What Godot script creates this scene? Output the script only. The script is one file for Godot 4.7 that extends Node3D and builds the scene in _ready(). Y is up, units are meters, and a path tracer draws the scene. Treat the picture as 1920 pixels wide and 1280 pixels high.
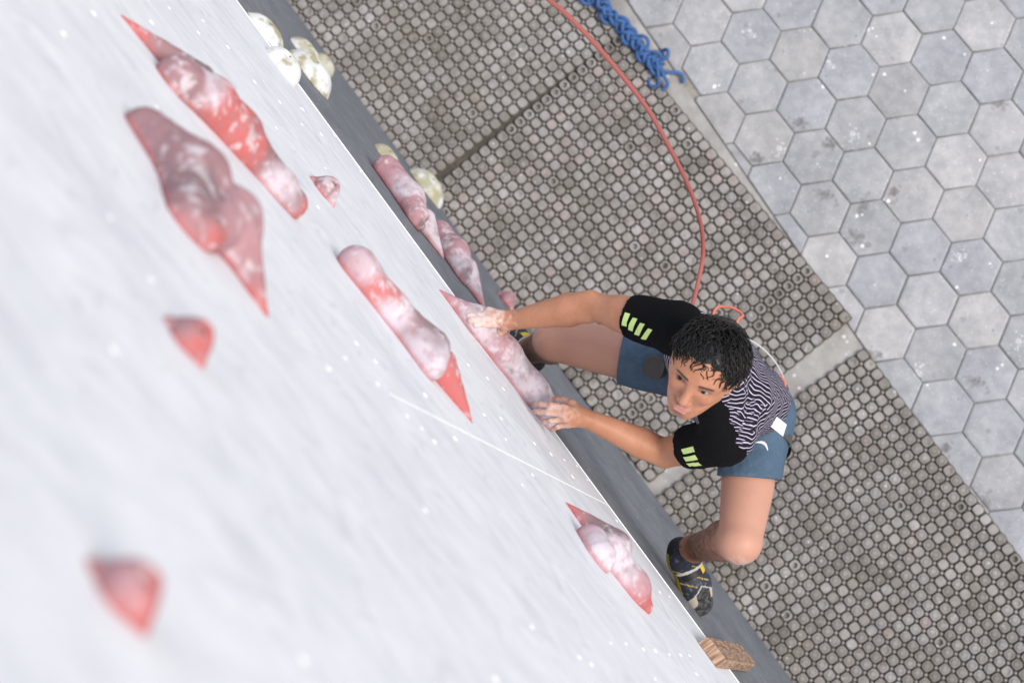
extends Node3D
# A speed-climbing wall seen from its top: climber on the wall, rubber mats and hexagonal pavers below.

var rng := RandomNumberGenerator.new()
var taken := {}

# ------------------------------------------------------------------ fields of tapered capsules, meshed as surface nets
class Field:
	var a := PackedVector3Array()
	var ab := PackedVector3Array()
	var inv := PackedFloat32Array()
	var r0 := PackedFloat32Array()
	var dr := PackedFloat32Array()
	var kk := PackedFloat32Array()
	var op := PackedByteArray()
	var cn := PackedVector3Array()
	var cd := PackedFloat32Array()
	var noise: FastNoiseLite = null
	var amp := 0.0

	func cap(p: Vector3, q: Vector3, ra: float, rb: float, k := 0.02, o := 0) -> void:
		a.append(p)
		ab.append(q - p)
		var l := (q - p).length_squared()
		inv.append(1.0 / l if l > 1e-9 else 0.0)
		r0.append(ra)
		dr.append(rb - ra)
		kk.append(k)
		op.append(o)

	func ball(p: Vector3, r: float, k := 0.02, o := 0) -> void:
		cap(p, p, r, r, k, o)

	# keep only where n.p <= d
	func cut(n: Vector3, p: Vector3) -> void:
		cn.append(n)
		cd.append(n.dot(p))

	func value(p: Vector3, ids: PackedInt32Array) -> float:
		var d := 1.0
		for i in ids:
			var v := p - a[i]
			var h := clampf(v.dot(ab[i]) * inv[i], 0.0, 1.0)
			var e := (v - ab[i] * h).length() - r0[i] - dr[i] * h
			var k := kk[i]
			if op[i] == 0:
				var w := maxf(k - absf(d - e), 0.0)
				d = minf(d, e) - w * w * 0.25 / k
			else:
				var w2 := maxf(k - absf(d + e), 0.0)
				d = maxf(d, -e) + w2 * w2 * 0.25 / k
		if amp != 0.0:
			d += amp * noise.get_noise_3dv(p)
		for j in cn.size():
			d = maxf(d, cn[j].dot(p) - cd[j])
		return d


class Surf:
	var v := PackedVector3Array()
	var n := PackedVector3Array()
	var c := PackedColorArray()
	var t := PackedInt32Array()


func net(fl: Field, lo: Vector3, hi: Vector3, c: float, keep: Array, origin: Vector3, tint: Callable, out: Surf) -> void:
	var bs := 4
	var nx := int(ceil((hi.x - lo.x) / c / bs)) * bs + 1
	var ny := int(ceil((hi.y - lo.y) / c / bs)) * bs + 1
	var nz := int(ceil((hi.z - lo.z) / c / bs)) * bs + 1
	var far := 9.0
	var val := PackedFloat32Array()
	val.resize(nx * ny * nz)
	val.fill(far)
	var idx := PackedInt32Array()
	idx.resize(nx * ny * nz)
	idx.fill(-1)
	var sy := nx
	var sz := nx * ny
	var count := fl.a.size()
	var rad := c * bs * 0.8661
	var cells := PackedInt32Array()
	for bz in range(0, nz - 1, bs):
		for by in range(0, ny - 1, bs):
			for bx in range(0, nx - 1, bs):
				var m := lo + Vector3(bx + 2, by + 2, bz + 2) * c
				var skip := false
				for kp in keep:
					if (kp[0] as Vector3).dot(m - kp[1]) < -rad and m.distance_to(kp[1]) < kp[2] - rad:
						skip = true
				if skip:
					continue
				var near := PackedInt32Array()
				for i in count:
					var v := m - fl.a[i]
					var h := clampf(v.dot(fl.ab[i]) * fl.inv[i], 0.0, 1.0)
					if (v - fl.ab[i] * h).length() - fl.r0[i] - fl.dr[i] * h < rad + fl.kk[i] * 1.1 + 0.01:
						near.append(i)
				if near.is_empty():
					continue
				if absf(fl.value(m, near)) > rad * 1.25 + absf(fl.amp):
					continue
				for z in range(bz, bz + bs + 1):
					for y in range(by, by + bs + 1):
						var at := bx + y * sy + z * sz
						for x in range(bx, bx + bs + 1):
							if val[at] == far:
								val[at] = fl.value(lo + Vector3(x, y, z) * c, near)
							at += 1
				for z in bs:
					for y in bs:
						for x in bs:
							cells.append(bx + x + (by + y) * sy + (bz + z) * sz)
	var offs := PackedInt32Array([0, 1, sy, 1 + sy, sz, 1 + sz, sy + sz, 1 + sy + sz])
	var pos := [Vector3(0, 0, 0), Vector3(1, 0, 0), Vector3(0, 1, 0), Vector3(1, 1, 0), Vector3(0, 0, 1), Vector3(1, 0, 1), Vector3(0, 1, 1), Vector3(1, 1, 1)]
	var edges := PackedInt32Array([0, 1, 2, 3, 4, 5, 6, 7, 0, 2, 1, 3, 4, 6, 5, 7, 0, 4, 1, 5, 2, 6, 3, 7])
	var base := out.v.size()
	var used := PackedInt32Array()
	for at in cells:
		var mask := 0
		for q in 8:
			if val[at + offs[q]] < 0.0:
				mask |= 1 << q
		if mask == 0 or mask == 255:
			continue
		var s := Vector3.ZERO
		var m2 := 0
		for e in range(0, 24, 2):
			var e0 := edges[e]
			var e1 := edges[e + 1]
			if ((mask >> e0) & 1) != ((mask >> e1) & 1):
				var va := val[at + offs[e0]]
				var vb := val[at + offs[e1]]
				s += (pos[e0] as Vector3).lerp(pos[e1], va / (va - vb))
				m2 += 1
		var gz := at / sz
		var gy := (at - gz * sz) / sy
		var gx := at - gz * sz - gy * sy
		var p := lo + (Vector3(gx, gy, gz) + s / m2) * c
		var ok := true
		for kp in keep:
			if (kp[0] as Vector3).dot(p - kp[1]) < -c * 1.5 and p.distance_to(kp[1]) < kp[2]:
				ok = false
		if not ok:
			continue
		idx[at] = out.v.size()
		out.v.append(p)
		out.n.append(Vector3.ZERO)
		used.append(at)
	for at in used:
		var v0 := val[at]
		for axis in 3:
			var step := 1 if axis == 0 else (sy if axis == 1 else sz)
			var v1 := val[at + step]
			if (v0 < 0.0) == (v1 < 0.0):
				continue
			var p1 := sy if axis == 0 else (sz if axis == 1 else 1)
			var p2 := sz if axis == 0 else (1 if axis == 1 else sy)
			if at - p1 - p2 < 0:
				continue
			var q0 := idx[at - p1 - p2]
			var q1 := idx[at - p2]
			var q2 := idx[at]
			var q3 := idx[at - p1]
			if q0 < 0 or q1 < 0 or q2 < 0 or q3 < 0:
				continue
			if v0 >= 0.0:
				var sw := q1
				q1 = q3
				q3 = sw
			var nn := (out.v[q2] - out.v[q0]).cross(out.v[q3] - out.v[q1])
			out.n[q0] += nn
			out.n[q1] += nn
			out.n[q2] += nn
			out.n[q3] += nn
			out.t.append_array(PackedInt32Array([q0, q2, q1, q0, q3, q2]))
	for i in range(base, out.v.size()):
		out.n[i] = out.n[i].normalized() if out.n[i].length_squared() > 0.0 else Vector3.UP
		out.c.append(tint.call(out.v[i], out.n[i]))
		out.v[i] -= origin


func surf_mesh(s: Surf) -> ArrayMesh:
	var arr := []
	arr.resize(Mesh.ARRAY_MAX)
	arr[Mesh.ARRAY_VERTEX] = s.v
	arr[Mesh.ARRAY_NORMAL] = s.n
	arr[Mesh.ARRAY_COLOR] = s.c
	arr[Mesh.ARRAY_INDEX] = s.t
	var m := ArrayMesh.new()
	m.add_surface_from_arrays(Mesh.PRIMITIVE_TRIANGLES, arr)
	return m


# ------------------------------------------------------------------ small helpers
func numbered(n: String) -> String:
	if not taken.has(n):
		taken[n] = 0
		return n
	taken[n] += 1
	return "%s_%03d" % [n, taken[n]]


func tag(o: Node, label: String, category: String, group := "") -> void:
	o.set_meta("label", label)
	o.set_meta("category", category)
	if group != "":
		o.set_meta("group", group)


func base(called: String, at: Transform3D) -> Node3D:
	var o := Node3D.new()
	o.name = numbered(called)
	add_child(o)
	o.transform = at
	return o


func put(mesh: Mesh, called: String, m: Material, parent: Node = null) -> MeshInstance3D:
	var o := MeshInstance3D.new()
	o.mesh = mesh
	o.material_override = m
	if parent == null:
		o.name = numbered(called)
		add_child(o)
	else:
		o.name = called
		parent.add_child(o, true)
	return o


func lin(r: float, g: float, b: float) -> Color:
	return Color(r, g, b).linear_to_srgb()


func paint(c: Color, rough := 0.8) -> StandardMaterial3D:
	var m := StandardMaterial3D.new()
	m.albedo_color = c
	m.roughness = rough
	m.metallic_specular = 0.4
	return m


func vpaint(rough := 0.7) -> StandardMaterial3D:
	var m := StandardMaterial3D.new()
	m.vertex_color_use_as_albedo = true
	m.roughness = rough
	m.metallic_specular = 0.4
	return m


func noise(sd: int, freq: float, oct := 4, kind := FastNoiseLite.TYPE_SIMPLEX_SMOOTH) -> FastNoiseLite:
	var n := FastNoiseLite.new()
	n.seed = sd
	n.frequency = freq
	n.noise_type = kind
	n.fractal_octaves = oct
	return n


func bytes(sd: int, freq: float, size: int, oct := 4) -> PackedByteArray:
	var im := noise(sd, freq, oct).get_seamless_image(size, size)
	im.convert(Image.FORMAT_L8)
	return im.get_data()


func tex(im: Image) -> ImageTexture:
	im.generate_mipmaps()
	return ImageTexture.create_from_image(im)


func relief(m: StandardMaterial3D, t: Texture2D, depth: float) -> void:
	m.heightmap_enabled = true
	m.heightmap_texture = t
	m.heightmap_scale = depth


func tri(m: StandardMaterial3D, scale: float, world := true) -> void:
	m.uv1_triplanar = true
	m.uv1_world_triplanar = world
	m.uv1_scale = Vector3.ONE * scale
	m.uv1_triplanar_sharpness = 4.0


# mixes: low (large patches), mid, fine: byte noise maps; spots are drawn on top
func surface_image(size: int, sd: int, dark: Color, light: Color, lowf: float, midf: float, finef: float, wl: float, wm: float, wf: float) -> Image:
	var a := bytes(sd, lowf, size, 3)
	var b := bytes(sd + 1, midf, size, 4)
	var c := bytes(sd + 2, finef, size, 2)
	var out := PackedByteArray()
	out.resize(size * size * 3)
	var at := 0
	for i in size * size:
		var t := clampf(0.5 + wl * (a[i] / 127.5 - 1.0) + wm * (b[i] / 127.5 - 1.0) + wf * (c[i] / 127.5 - 1.0), 0.0, 1.0)
		out[at] = int(255.0 * lerpf(dark.r, light.r, t))
		out[at + 1] = int(255.0 * lerpf(dark.g, light.g, t))
		out[at + 2] = int(255.0 * lerpf(dark.b, light.b, t))
		at += 3
	return Image.create_from_data(size, size, false, Image.FORMAT_RGB8, out)


func spots(im: Image, many: int, rmin: float, rmax: float, col: Color, strength := 1.0, bend := 2.5) -> void:
	var size := im.get_width()
	for i in many:
		var r := rmin + (rmax - rmin) * pow(rng.randf(), bend)
		var cx := rng.randf() * size
		var cy := rng.randf() * size
		var ph := rng.randf() * TAU
		var am := rng.randf_range(0.1, 0.32)
		var lobes := [2, 3, 5, 7][rng.randi() % 4] as int
		var w := int(ceil(r * 1.5))
		for y in range(-w, w + 1):
			for x in range(-w, w + 1):
				var rr := r * (1.0 + am * sin(lobes * atan2(y, x) + ph))
				var q := clampf(rr + 0.5 - sqrt(x * x + y * y), 0.0, 1.0) * strength
				if q > 0.0:
					var px := posmod(int(cx) + x, size)
					var py := posmod(int(cy) + y, size)
					im.set_pixel(px, py, im.get_pixel(px, py).lerp(col, q))


# a ragged stain made of many small overlapping spots
func blotch(im: Image, many: int, spread: float, rmin: float, rmax: float, col: Color, strength: float) -> void:
	var size := im.get_width()
	var c := Vector2(rng.randf(), rng.randf()) * size
	var stretch := Vector2.from_angle(rng.randf() * TAU)
	for i in many:
		var e := Vector2(rng.randfn(0, 0.4), rng.randfn(0, 0.4)) * spread
		var p := c + e + stretch * e.dot(stretch) * 0.8
		var rad := rng.randf_range(rmin, rmax)
		for y in range(-int(rad), int(rad) + 1):
			for x in range(-int(rad), int(rad) + 1):
				if x * x + y * y <= rad * rad:
					var px := posmod(int(p.x) + x, size)
					var py := posmod(int(p.y) + y, size)
					im.set_pixel(px, py, im.get_pixel(px, py).lerp(col, strength))


func streaks(im: Image, many: int, lmin: float, lmax: float, wide: float, col: Color, strength: float) -> void:
	var size := im.get_width()
	for i in many:
		var p := Vector2(rng.randf(), rng.randf()) * size
		var d := Vector2.from_angle(rng.randf() * TAU)
		var l := rng.randf_range(lmin, lmax)
		var turn := rng.randf_range(-1.5, 1.5) / l
		var w := wide * rng.randf_range(0.4, 1.0)
		for s in int(l):
			p += d
			d = d.rotated(turn)
			var q := strength * sin(PI * s / l)
			for k in range(-int(w) - 1, int(w) + 2):
				var e := p + d.orthogonal() * k
				var f := q * clampf(1.0 - absf(k) / (w + 0.5), 0.0, 1.0)
				var px := posmod(int(e.x), size)
				var py := posmod(int(e.y), size)
				im.set_pixel(px, py, im.get_pixel(px, py).lerp(col, f))


func box_mesh(sx: float, sy: float, sz: float) -> BoxMesh:
	var b := BoxMesh.new()
	b.size = Vector3(sx, sy, sz)
	return b


func smooth_path(pts: Array, per: int) -> PackedVector3Array:
	var out := PackedVector3Array()
	var n := pts.size()
	for i in n - 1:
		var p0: Vector3 = pts[maxi(i - 1, 0)]
		var p1: Vector3 = pts[i]
		var p2: Vector3 = pts[i + 1]
		var p3: Vector3 = pts[mini(i + 2, n - 1)]
		for k in per:
			out.append(p1.cubic_interpolate(p2, p0, p3, float(k) / per))
	out.append(pts[n - 1])
	return out


# radius: a number, or a Callable of 0..1
func tube(st: SurfaceTool, path: PackedVector3Array, radius, sides := 8, col := Color.WHITE, flat := 1.0) -> void:
	var n := path.size()
	var up := Vector3.UP
	var d0 := (path[1] - path[0]).normalized()
	if absf(d0.dot(up)) > 0.9:
		up = Vector3.RIGHT
	var rings := []
	for i in n:
		var d := (path[mini(i + 1, n - 1)] - path[maxi(i - 1, 0)]).normalized()
		var s := up.cross(d).normalized()
		up = d.cross(s).normalized()
		var r: float = radius.call(float(i) / (n - 1)) if radius is Callable else radius
		var ring := PackedVector3Array()
		for k in sides:
			var an := TAU * k / sides
			ring.append(path[i] + s * cos(an) * r + up * sin(an) * r * flat)
		rings.append(ring)
	st.set_smooth_group(0)
	st.set_color(col)
	for i in n - 1:
		for k in sides:
			var k2 := (k + 1) % sides
			var a: Vector3 = rings[i][k]
			var b: Vector3 = rings[i][k2]
			var c: Vector3 = rings[i + 1][k2]
			var e: Vector3 = rings[i + 1][k]
			for p in [a, c, b, a, e, c]:
				st.add_vertex(p)
	for k in range(1, sides - 1):
		for p in [rings[0][0], rings[0][k], rings[0][k + 1]]:
			st.add_vertex(p)
		for p in [rings[n - 1][0], rings[n - 1][k + 1], rings[n - 1][k]]:
			st.add_vertex(p)


func new_st() -> SurfaceTool:
	var st := SurfaceTool.new()
	st.begin(Mesh.PRIMITIVE_TRIANGLES)
	return st


func done(st: SurfaceTool) -> ArrayMesh:
	st.index()
	st.generate_normals()
	return st.commit()


# rings of points, each [points, smooth group]; closed at the last ring
func ring_mesh(rings: Array, closed := true) -> ArrayMesh:
	var st := new_st()
	for i in rings.size() - 1:
		st.set_smooth_group(i)
		var a: PackedVector3Array = rings[i]
		var b: PackedVector3Array = rings[i + 1]
		var n := a.size()
		for k in n:
			var k2 := (k + 1) % n
			for p in [a[k], a[k2], b[k2], a[k], b[k2], b[k]]:
				st.add_vertex(p)
	if closed:
		st.set_smooth_group(rings.size())
		var t: PackedVector3Array = rings[rings.size() - 1]
		var mid := Vector3.ZERO
		for p in t:
			mid += p
		mid /= t.size()
		for k in t.size():
			for p in [mid, t[k], t[(k + 1) % t.size()]]:
				st.add_vertex(p)
	st.generate_normals()
	return st.commit()


# ------------------------------------------------------------------ the wall frame: x along, y up the wall, z out of it
const LEAN := 0.0174533
var WB: Basis
func on_wall(x: float, y: float, out := 0.0) -> Vector3:
	return WB * Vector3(x, y, out)


func _ready() -> void:
	rng.seed = 7
	WB = Basis(Vector3.RIGHT, Vector3(0, cos(LEAN), sin(LEAN)), Vector3(0, -sin(LEAN), cos(LEAN)))
	light_and_camera()
	materials()
	build_ground()
	build_mats()
	build_wall()
	build_holds()
	build_ropes()
	build_person()


func light_and_camera() -> void:
	var cam := Camera3D.new()
	cam.name = "camera"
	add_child(cam)
	cam.transform = Transform3D(Basis(Vector3(-0.57892, -0.20595, 0.78895), Vector3(0.78213, 0.13324, 0.60870), Vector3(-0.23048, 0.96945, 0.08395)), Vector3(0, 9.001, 0.6872))
	cam.fov = 16.0726
	cam.near = 0.05
	cam.far = 200.0
	var att := CameraAttributesPhysical.new()
	att.frustum_focal_length = 85.0
	att.exposure_aperture = 3.4
	att.frustum_focus_distance = 6.55
	att.frustum_near = 0.05
	att.frustum_far = 200.0
	cam.attributes = att
	cam.current = true
	var sky_mat := ProceduralSkyMaterial.new()
	sky_mat.sky_top_color = lin(0.42, 0.46, 0.545)
	sky_mat.sky_horizon_color = lin(0.37, 0.40, 0.46)
	sky_mat.sky_curve = 0.3
	sky_mat.ground_bottom_color = lin(0.2, 0.2, 0.2)
	sky_mat.ground_horizon_color = lin(0.3, 0.3, 0.3)
	var sky := Sky.new()
	sky.sky_material = sky_mat
	var env := Environment.new()
	env.background_mode = Environment.BG_SKY
	env.sky = sky
	env.tonemap_mode = Environment.TONE_MAPPER_LINEAR
	env.tonemap_exposure = 2.1
	env.sdfgi_enabled = true
	env.ssao_enabled = true
	env.ssil_enabled = true
	var we := WorldEnvironment.new()
	we.name = "world_environment"
	we.environment = env
	add_child(we)
	var sun := DirectionalLight3D.new()
	sun.name = "sun"
	sun.light_energy = 0.5
	sun.light_color = Color(1.0, 0.97, 0.93)
	sun.light_angular_distance = 20.0
	sun.shadow_enabled = true
	add_child(sun)
	sun.look_at_from_position(Vector3(-5.0, 7.0, 4.0), Vector3.ZERO, Vector3.UP)


var M := {}
func materials() -> void:
	# concrete pavers
	var im := surface_image(1024, 11, Color(0.575, 0.58, 0.595), Color(0.715, 0.715, 0.725), 0.004, 0.02, 0.25, 0.35, 0.28, 0.16)
	spots(im, 50, 2.0, 16.0, Color(0.50, 0.49, 0.49), 0.4)
	for k in 7:
		blotch(im, 34, 26.0, 2.0, 11.0, Color(0.46, 0.45, 0.46), 0.28)
	for k in 5:
		blotch(im, 40, 30.0, 0.8, 5.0, Color(0.93, 0.93, 0.94), 0.5)
	spots(im, 2600, 0.7, 1.9, Color(0.93, 0.93, 0.95), 0.75)
	spots(im, 90, 1.5, 8.5, Color(0.95, 0.95, 0.96), 0.9, 4.5)
	spots(im, 5, 3.0, 5.0, Color(0.42, 0.50, 0.60), 0.8)
	var paver_tex := tex(im)
	var bump := tex(surface_image(512, 40, Color.BLACK, Color.WHITE, 0.02, 0.08, 0.3, 0.3, 0.3, 0.3))
	M.pavers = []
	for i in 9:
		var m := paint(Color(1, 1, 1).lerp([Color(0.96, 0.97, 1.0), Color(1.0, 0.985, 0.965), Color(0.96, 0.965, 0.975)][i % 3], 0.45) * rng.randf_range(0.94, 1.02), 0.85)
		m.albedo_color.a = 1.0
		m.albedo_texture = paver_tex
		tri(m, 1.0, true)
		m.uv1_offset = Vector3(rng.randf(), rng.randf(), rng.randf())
		relief(m, bump, 0.12)
		M.pavers.append(m)
	var sand := surface_image(512, 21, Color(0.52, 0.50, 0.47), Color(0.68, 0.66, 0.63), 0.01, 0.05, 0.3, 0.3, 0.3, 0.3)
	M.sand = paint(Color.WHITE, 0.95)
	M.sand.albedo_texture = tex(sand)
	tri(M.sand, 1.3)
	var con := surface_image(512, 27, Color(0.53, 0.52, 0.51), Color(0.69, 0.68, 0.67), 0.008, 0.03, 0.3, 0.4, 0.3, 0.14)
	spots(con, 200, 0.8, 3.0, Color(0.9, 0.9, 0.9), 0.7)
	M.concrete = paint(Color.WHITE, 0.9)
	M.concrete.albedo_texture = tex(con)
	tri(M.concrete, 0.8)
	relief(M.concrete, bump, 0.15)
	# dusty rubber
	var rub := surface_image(768, 31, Color(0.465, 0.455, 0.445), Color(0.62, 0.61, 0.60), 0.006, 0.03, 0.3, 0.35, 0.30, 0.22)
	spots(rub, 260, 0.8, 3.6, Color(0.86, 0.86, 0.88), 0.7, 3.0)
	spots(rub, 60, 4.0, 14.0, Color(0.36, 0.33, 0.30), 0.35)
	var rub_tex := tex(rub)
	M.rubber = []
	for c in [Color(1.05, 1.035, 1.03), Color(1.01, 0.995, 0.985), Color(1.09, 1.085, 1.09), Color(0.95, 0.93, 0.91), Color(1.08, 1.035, 1.03)]:
		var m := paint(c, 0.9)
		m.albedo_texture = rub_tex
		tri(m, 1.1)
		relief(m, bump, 0.08)
		M.rubber.append(m)
	M.rubber_base = paint(Color(0.62, 0.60, 0.56), 0.95)
	M.rubber_base.albedo_texture = rub_tex
	tri(M.rubber_base, 1.7)
	# white wall face
	var w := surface_image(1024, 51, Color(0.85, 0.865, 0.895), Color(0.935, 0.945, 0.965), 0.003, 0.012, 0.12, 0.30, 0.35, 0.06)
	streaks(w, 90, 30, 120, 7.0, Color(0.72, 0.73, 0.77), 0.30)
	streaks(w, 90, 14, 60, 1.6, Color(0.66, 0.68, 0.73), 0.32)
	spots(w, 70, 6, 40, Color(0.76, 0.77, 0.81), 0.16)
	streaks(w, 26, 60, 200, 16.0, Color(0.70, 0.71, 0.755), 0.22)
	spots(w, 240, 1.0, 3.5, Color(0.985, 0.985, 0.985), 0.9)
	M.white = paint(Color.WHITE, 0.55)
	M.white.albedo_texture = tex(w)
	tri(M.white, 0.62)
	M.filler = paint(lin(0.9, 0.9, 0.9), 0.8)
	M.seam = paint(lin(0.84, 0.85, 0.87), 0.7)
	# grey wall face
	var g := surface_image(1024, 61, Color(0.385, 0.40, 0.43), Color(0.50, 0.515, 0.545), 0.004, 0.02, 0.15, 0.30, 0.40, 0.10)
	streaks(g, 170, 40, 220, 1.4, Color(0.66, 0.67, 0.70), 0.5)
	streaks(g, 90, 30, 130, 9.0, Color(0.29, 0.30, 0.32), 0.4)
	streaks(g, 40, 40, 140, 10.0, Color(0.58, 0.59, 0.62), 0.22)
	spots(g, 130, 0.9, 3.2, Color(0.88, 0.89, 0.91), 0.9)
	M.grey = paint(Color.WHITE, 0.6)
	M.grey.albedo_texture = tex(g)
	tri(M.grey, 0.7)
	M.hold = vpaint(0.85)
	M.hold.metallic_specular = 0.25
	var hb := tex(surface_image(256, 71, Color.BLACK, Color.WHITE, 0.02, 0.1, 0.35, 0.2, 0.3, 0.4))
	relief(M.hold, hb, 0.09)
	tri(M.hold, 5.0, false)
	M.steel = paint(lin(0.35, 0.34, 0.33), 0.4)
	M.steel.metallic = 0.8
	M.skin = vpaint(0.5)
	M.skin.subsurf_scatter_enabled = true
	M.skin.subsurf_scatter_strength = 0.12
	tri(M.skin, 9.0, false)
	relief(M.skin, hb, 0.015)
	# woven stripes
	var s := Image.create(512, 512, false, Image.FORMAT_RGB8)
	var wob := noise(5, 0.004, 1)
	for y in 512:
		for x in 512:
			var ph := (x * 10.0 + y * 6.0) / 512.0 + 0.5 * wob.get_noise_2d(x, y)
			var f := ph - floorf(ph)
			var on := clampf((0.16 - absf(f - 0.5)) * 10.0, 0.0, 1.0)
			s.set_pixel(x, y, Color(0.065, 0.058, 0.095).lerp(Color(0.80, 0.77, 0.88), on))
	M.stripes = paint(Color.WHITE, 0.85)
	M.stripes.albedo_texture = tex(s)
	tri(M.stripes, 8.5, false)
	M.stripes.uv1_triplanar_sharpness = 30.0
	var cloth := tex(surface_image(256, 81, Color.BLACK, Color.WHITE, 0.01, 0.05, 0.4, 0.4, 0.2, 0.2))
	M.black_cloth = paint(lin(0.006, 0.006, 0.007), 0.9)
	M.black_cloth.metallic_specular = 0.2
	tri(M.black_cloth, 6.0, false)
	relief(M.black_cloth, cloth, 0.3)
	M.lime = paint(lin(0.58, 0.74, 0.27), 0.7)
	M.shorts = paint(Color.WHITE, 0.85)
	M.shorts.metallic_specular = 0.25
	M.shorts.albedo_texture = tex(surface_image(256, 85, Color(0.265, 0.345, 0.425), Color(0.345, 0.425, 0.505), 0.01, 0.05, 0.4, 0.3, 0.2, 0.2))
	tri(M.shorts, 4.0, false)
	relief(M.shorts, cloth, 0.40)
	M.hair = paint(lin(0.0065, 0.006, 0.006), 0.38)
	M.white_web = paint(lin(0.72, 0.73, 0.76), 0.7)
	M.grey_web = paint(lin(0.42, 0.43, 0.45), 0.8)
	M.orange = paint(lin(0.58, 0.175, 0.115), 0.45)
	M.dark_grey = paint(lin(0.075, 0.072, 0.068), 0.8)
	M.rope_red = paint(lin(0.37, 0.115, 0.10), 0.85)
	var weave := Image.create(64, 64, false, Image.FORMAT_RGB8)
	for y in 64:
		for x in 64:
			var q := 0.5 + 0.5 * sin((x + y) * TAU / 8.0) * sin((x - y) * TAU / 8.0)
			weave.set_pixel(x, y, Color(q, q, q))
	var wt := tex(weave)
	relief(M.rope_red, wt, 0.08)
	tri(M.rope_red, 18.0, false)
	M.rope_blue = paint(lin(0.05, 0.12, 0.30), 0.8)
	relief(M.rope_blue, wt, 0.08)
	tri(M.rope_blue, 18.0, false)
	M.shoe = vpaint(0.6)
	M.yellow = paint(lin(0.62, 0.44, 0.03), 0.55)
	M.black_rubber = paint(lin(0.018, 0.018, 0.02), 0.5)
	M.eye = paint(lin(0.30, 0.25, 0.23), 0.3)
	M.iris = paint(lin(0.01, 0.007, 0.006), 0.15)
	# timber
	var wd := PackedByteArray()
	wd.resize(256 * 256 * 3)
	var gr := noise(91, 0.02, 4)
	for y in 256:
		for x in 256:
			var q := clampf(0.5 + 0.9 * gr.get_noise_2d(x * 6.0, y * 0.5), 0.0, 1.0)
			var col := Color(0.47, 0.335, 0.255).lerp(Color(0.75, 0.655, 0.57), q)
			wd[(y * 256 + x) * 3] = int(col.r * 255)
			wd[(y * 256 + x) * 3 + 1] = int(col.g * 255)
			wd[(y * 256 + x) * 3 + 2] = int(col.b * 255)
	M.wood = paint(Color.WHITE, 0.75)
	M.wood.albedo_texture = tex(Image.create_from_data(256, 256, false, Image.FORMAT_RGB8, wd))
	tri(M.wood, 3.0, false)


# ------------------------------------------------------------------ ground
func edge_z(x: float) -> float:
	return 0.955 + 0.075 * (x - 1.34) / 1.2


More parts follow.
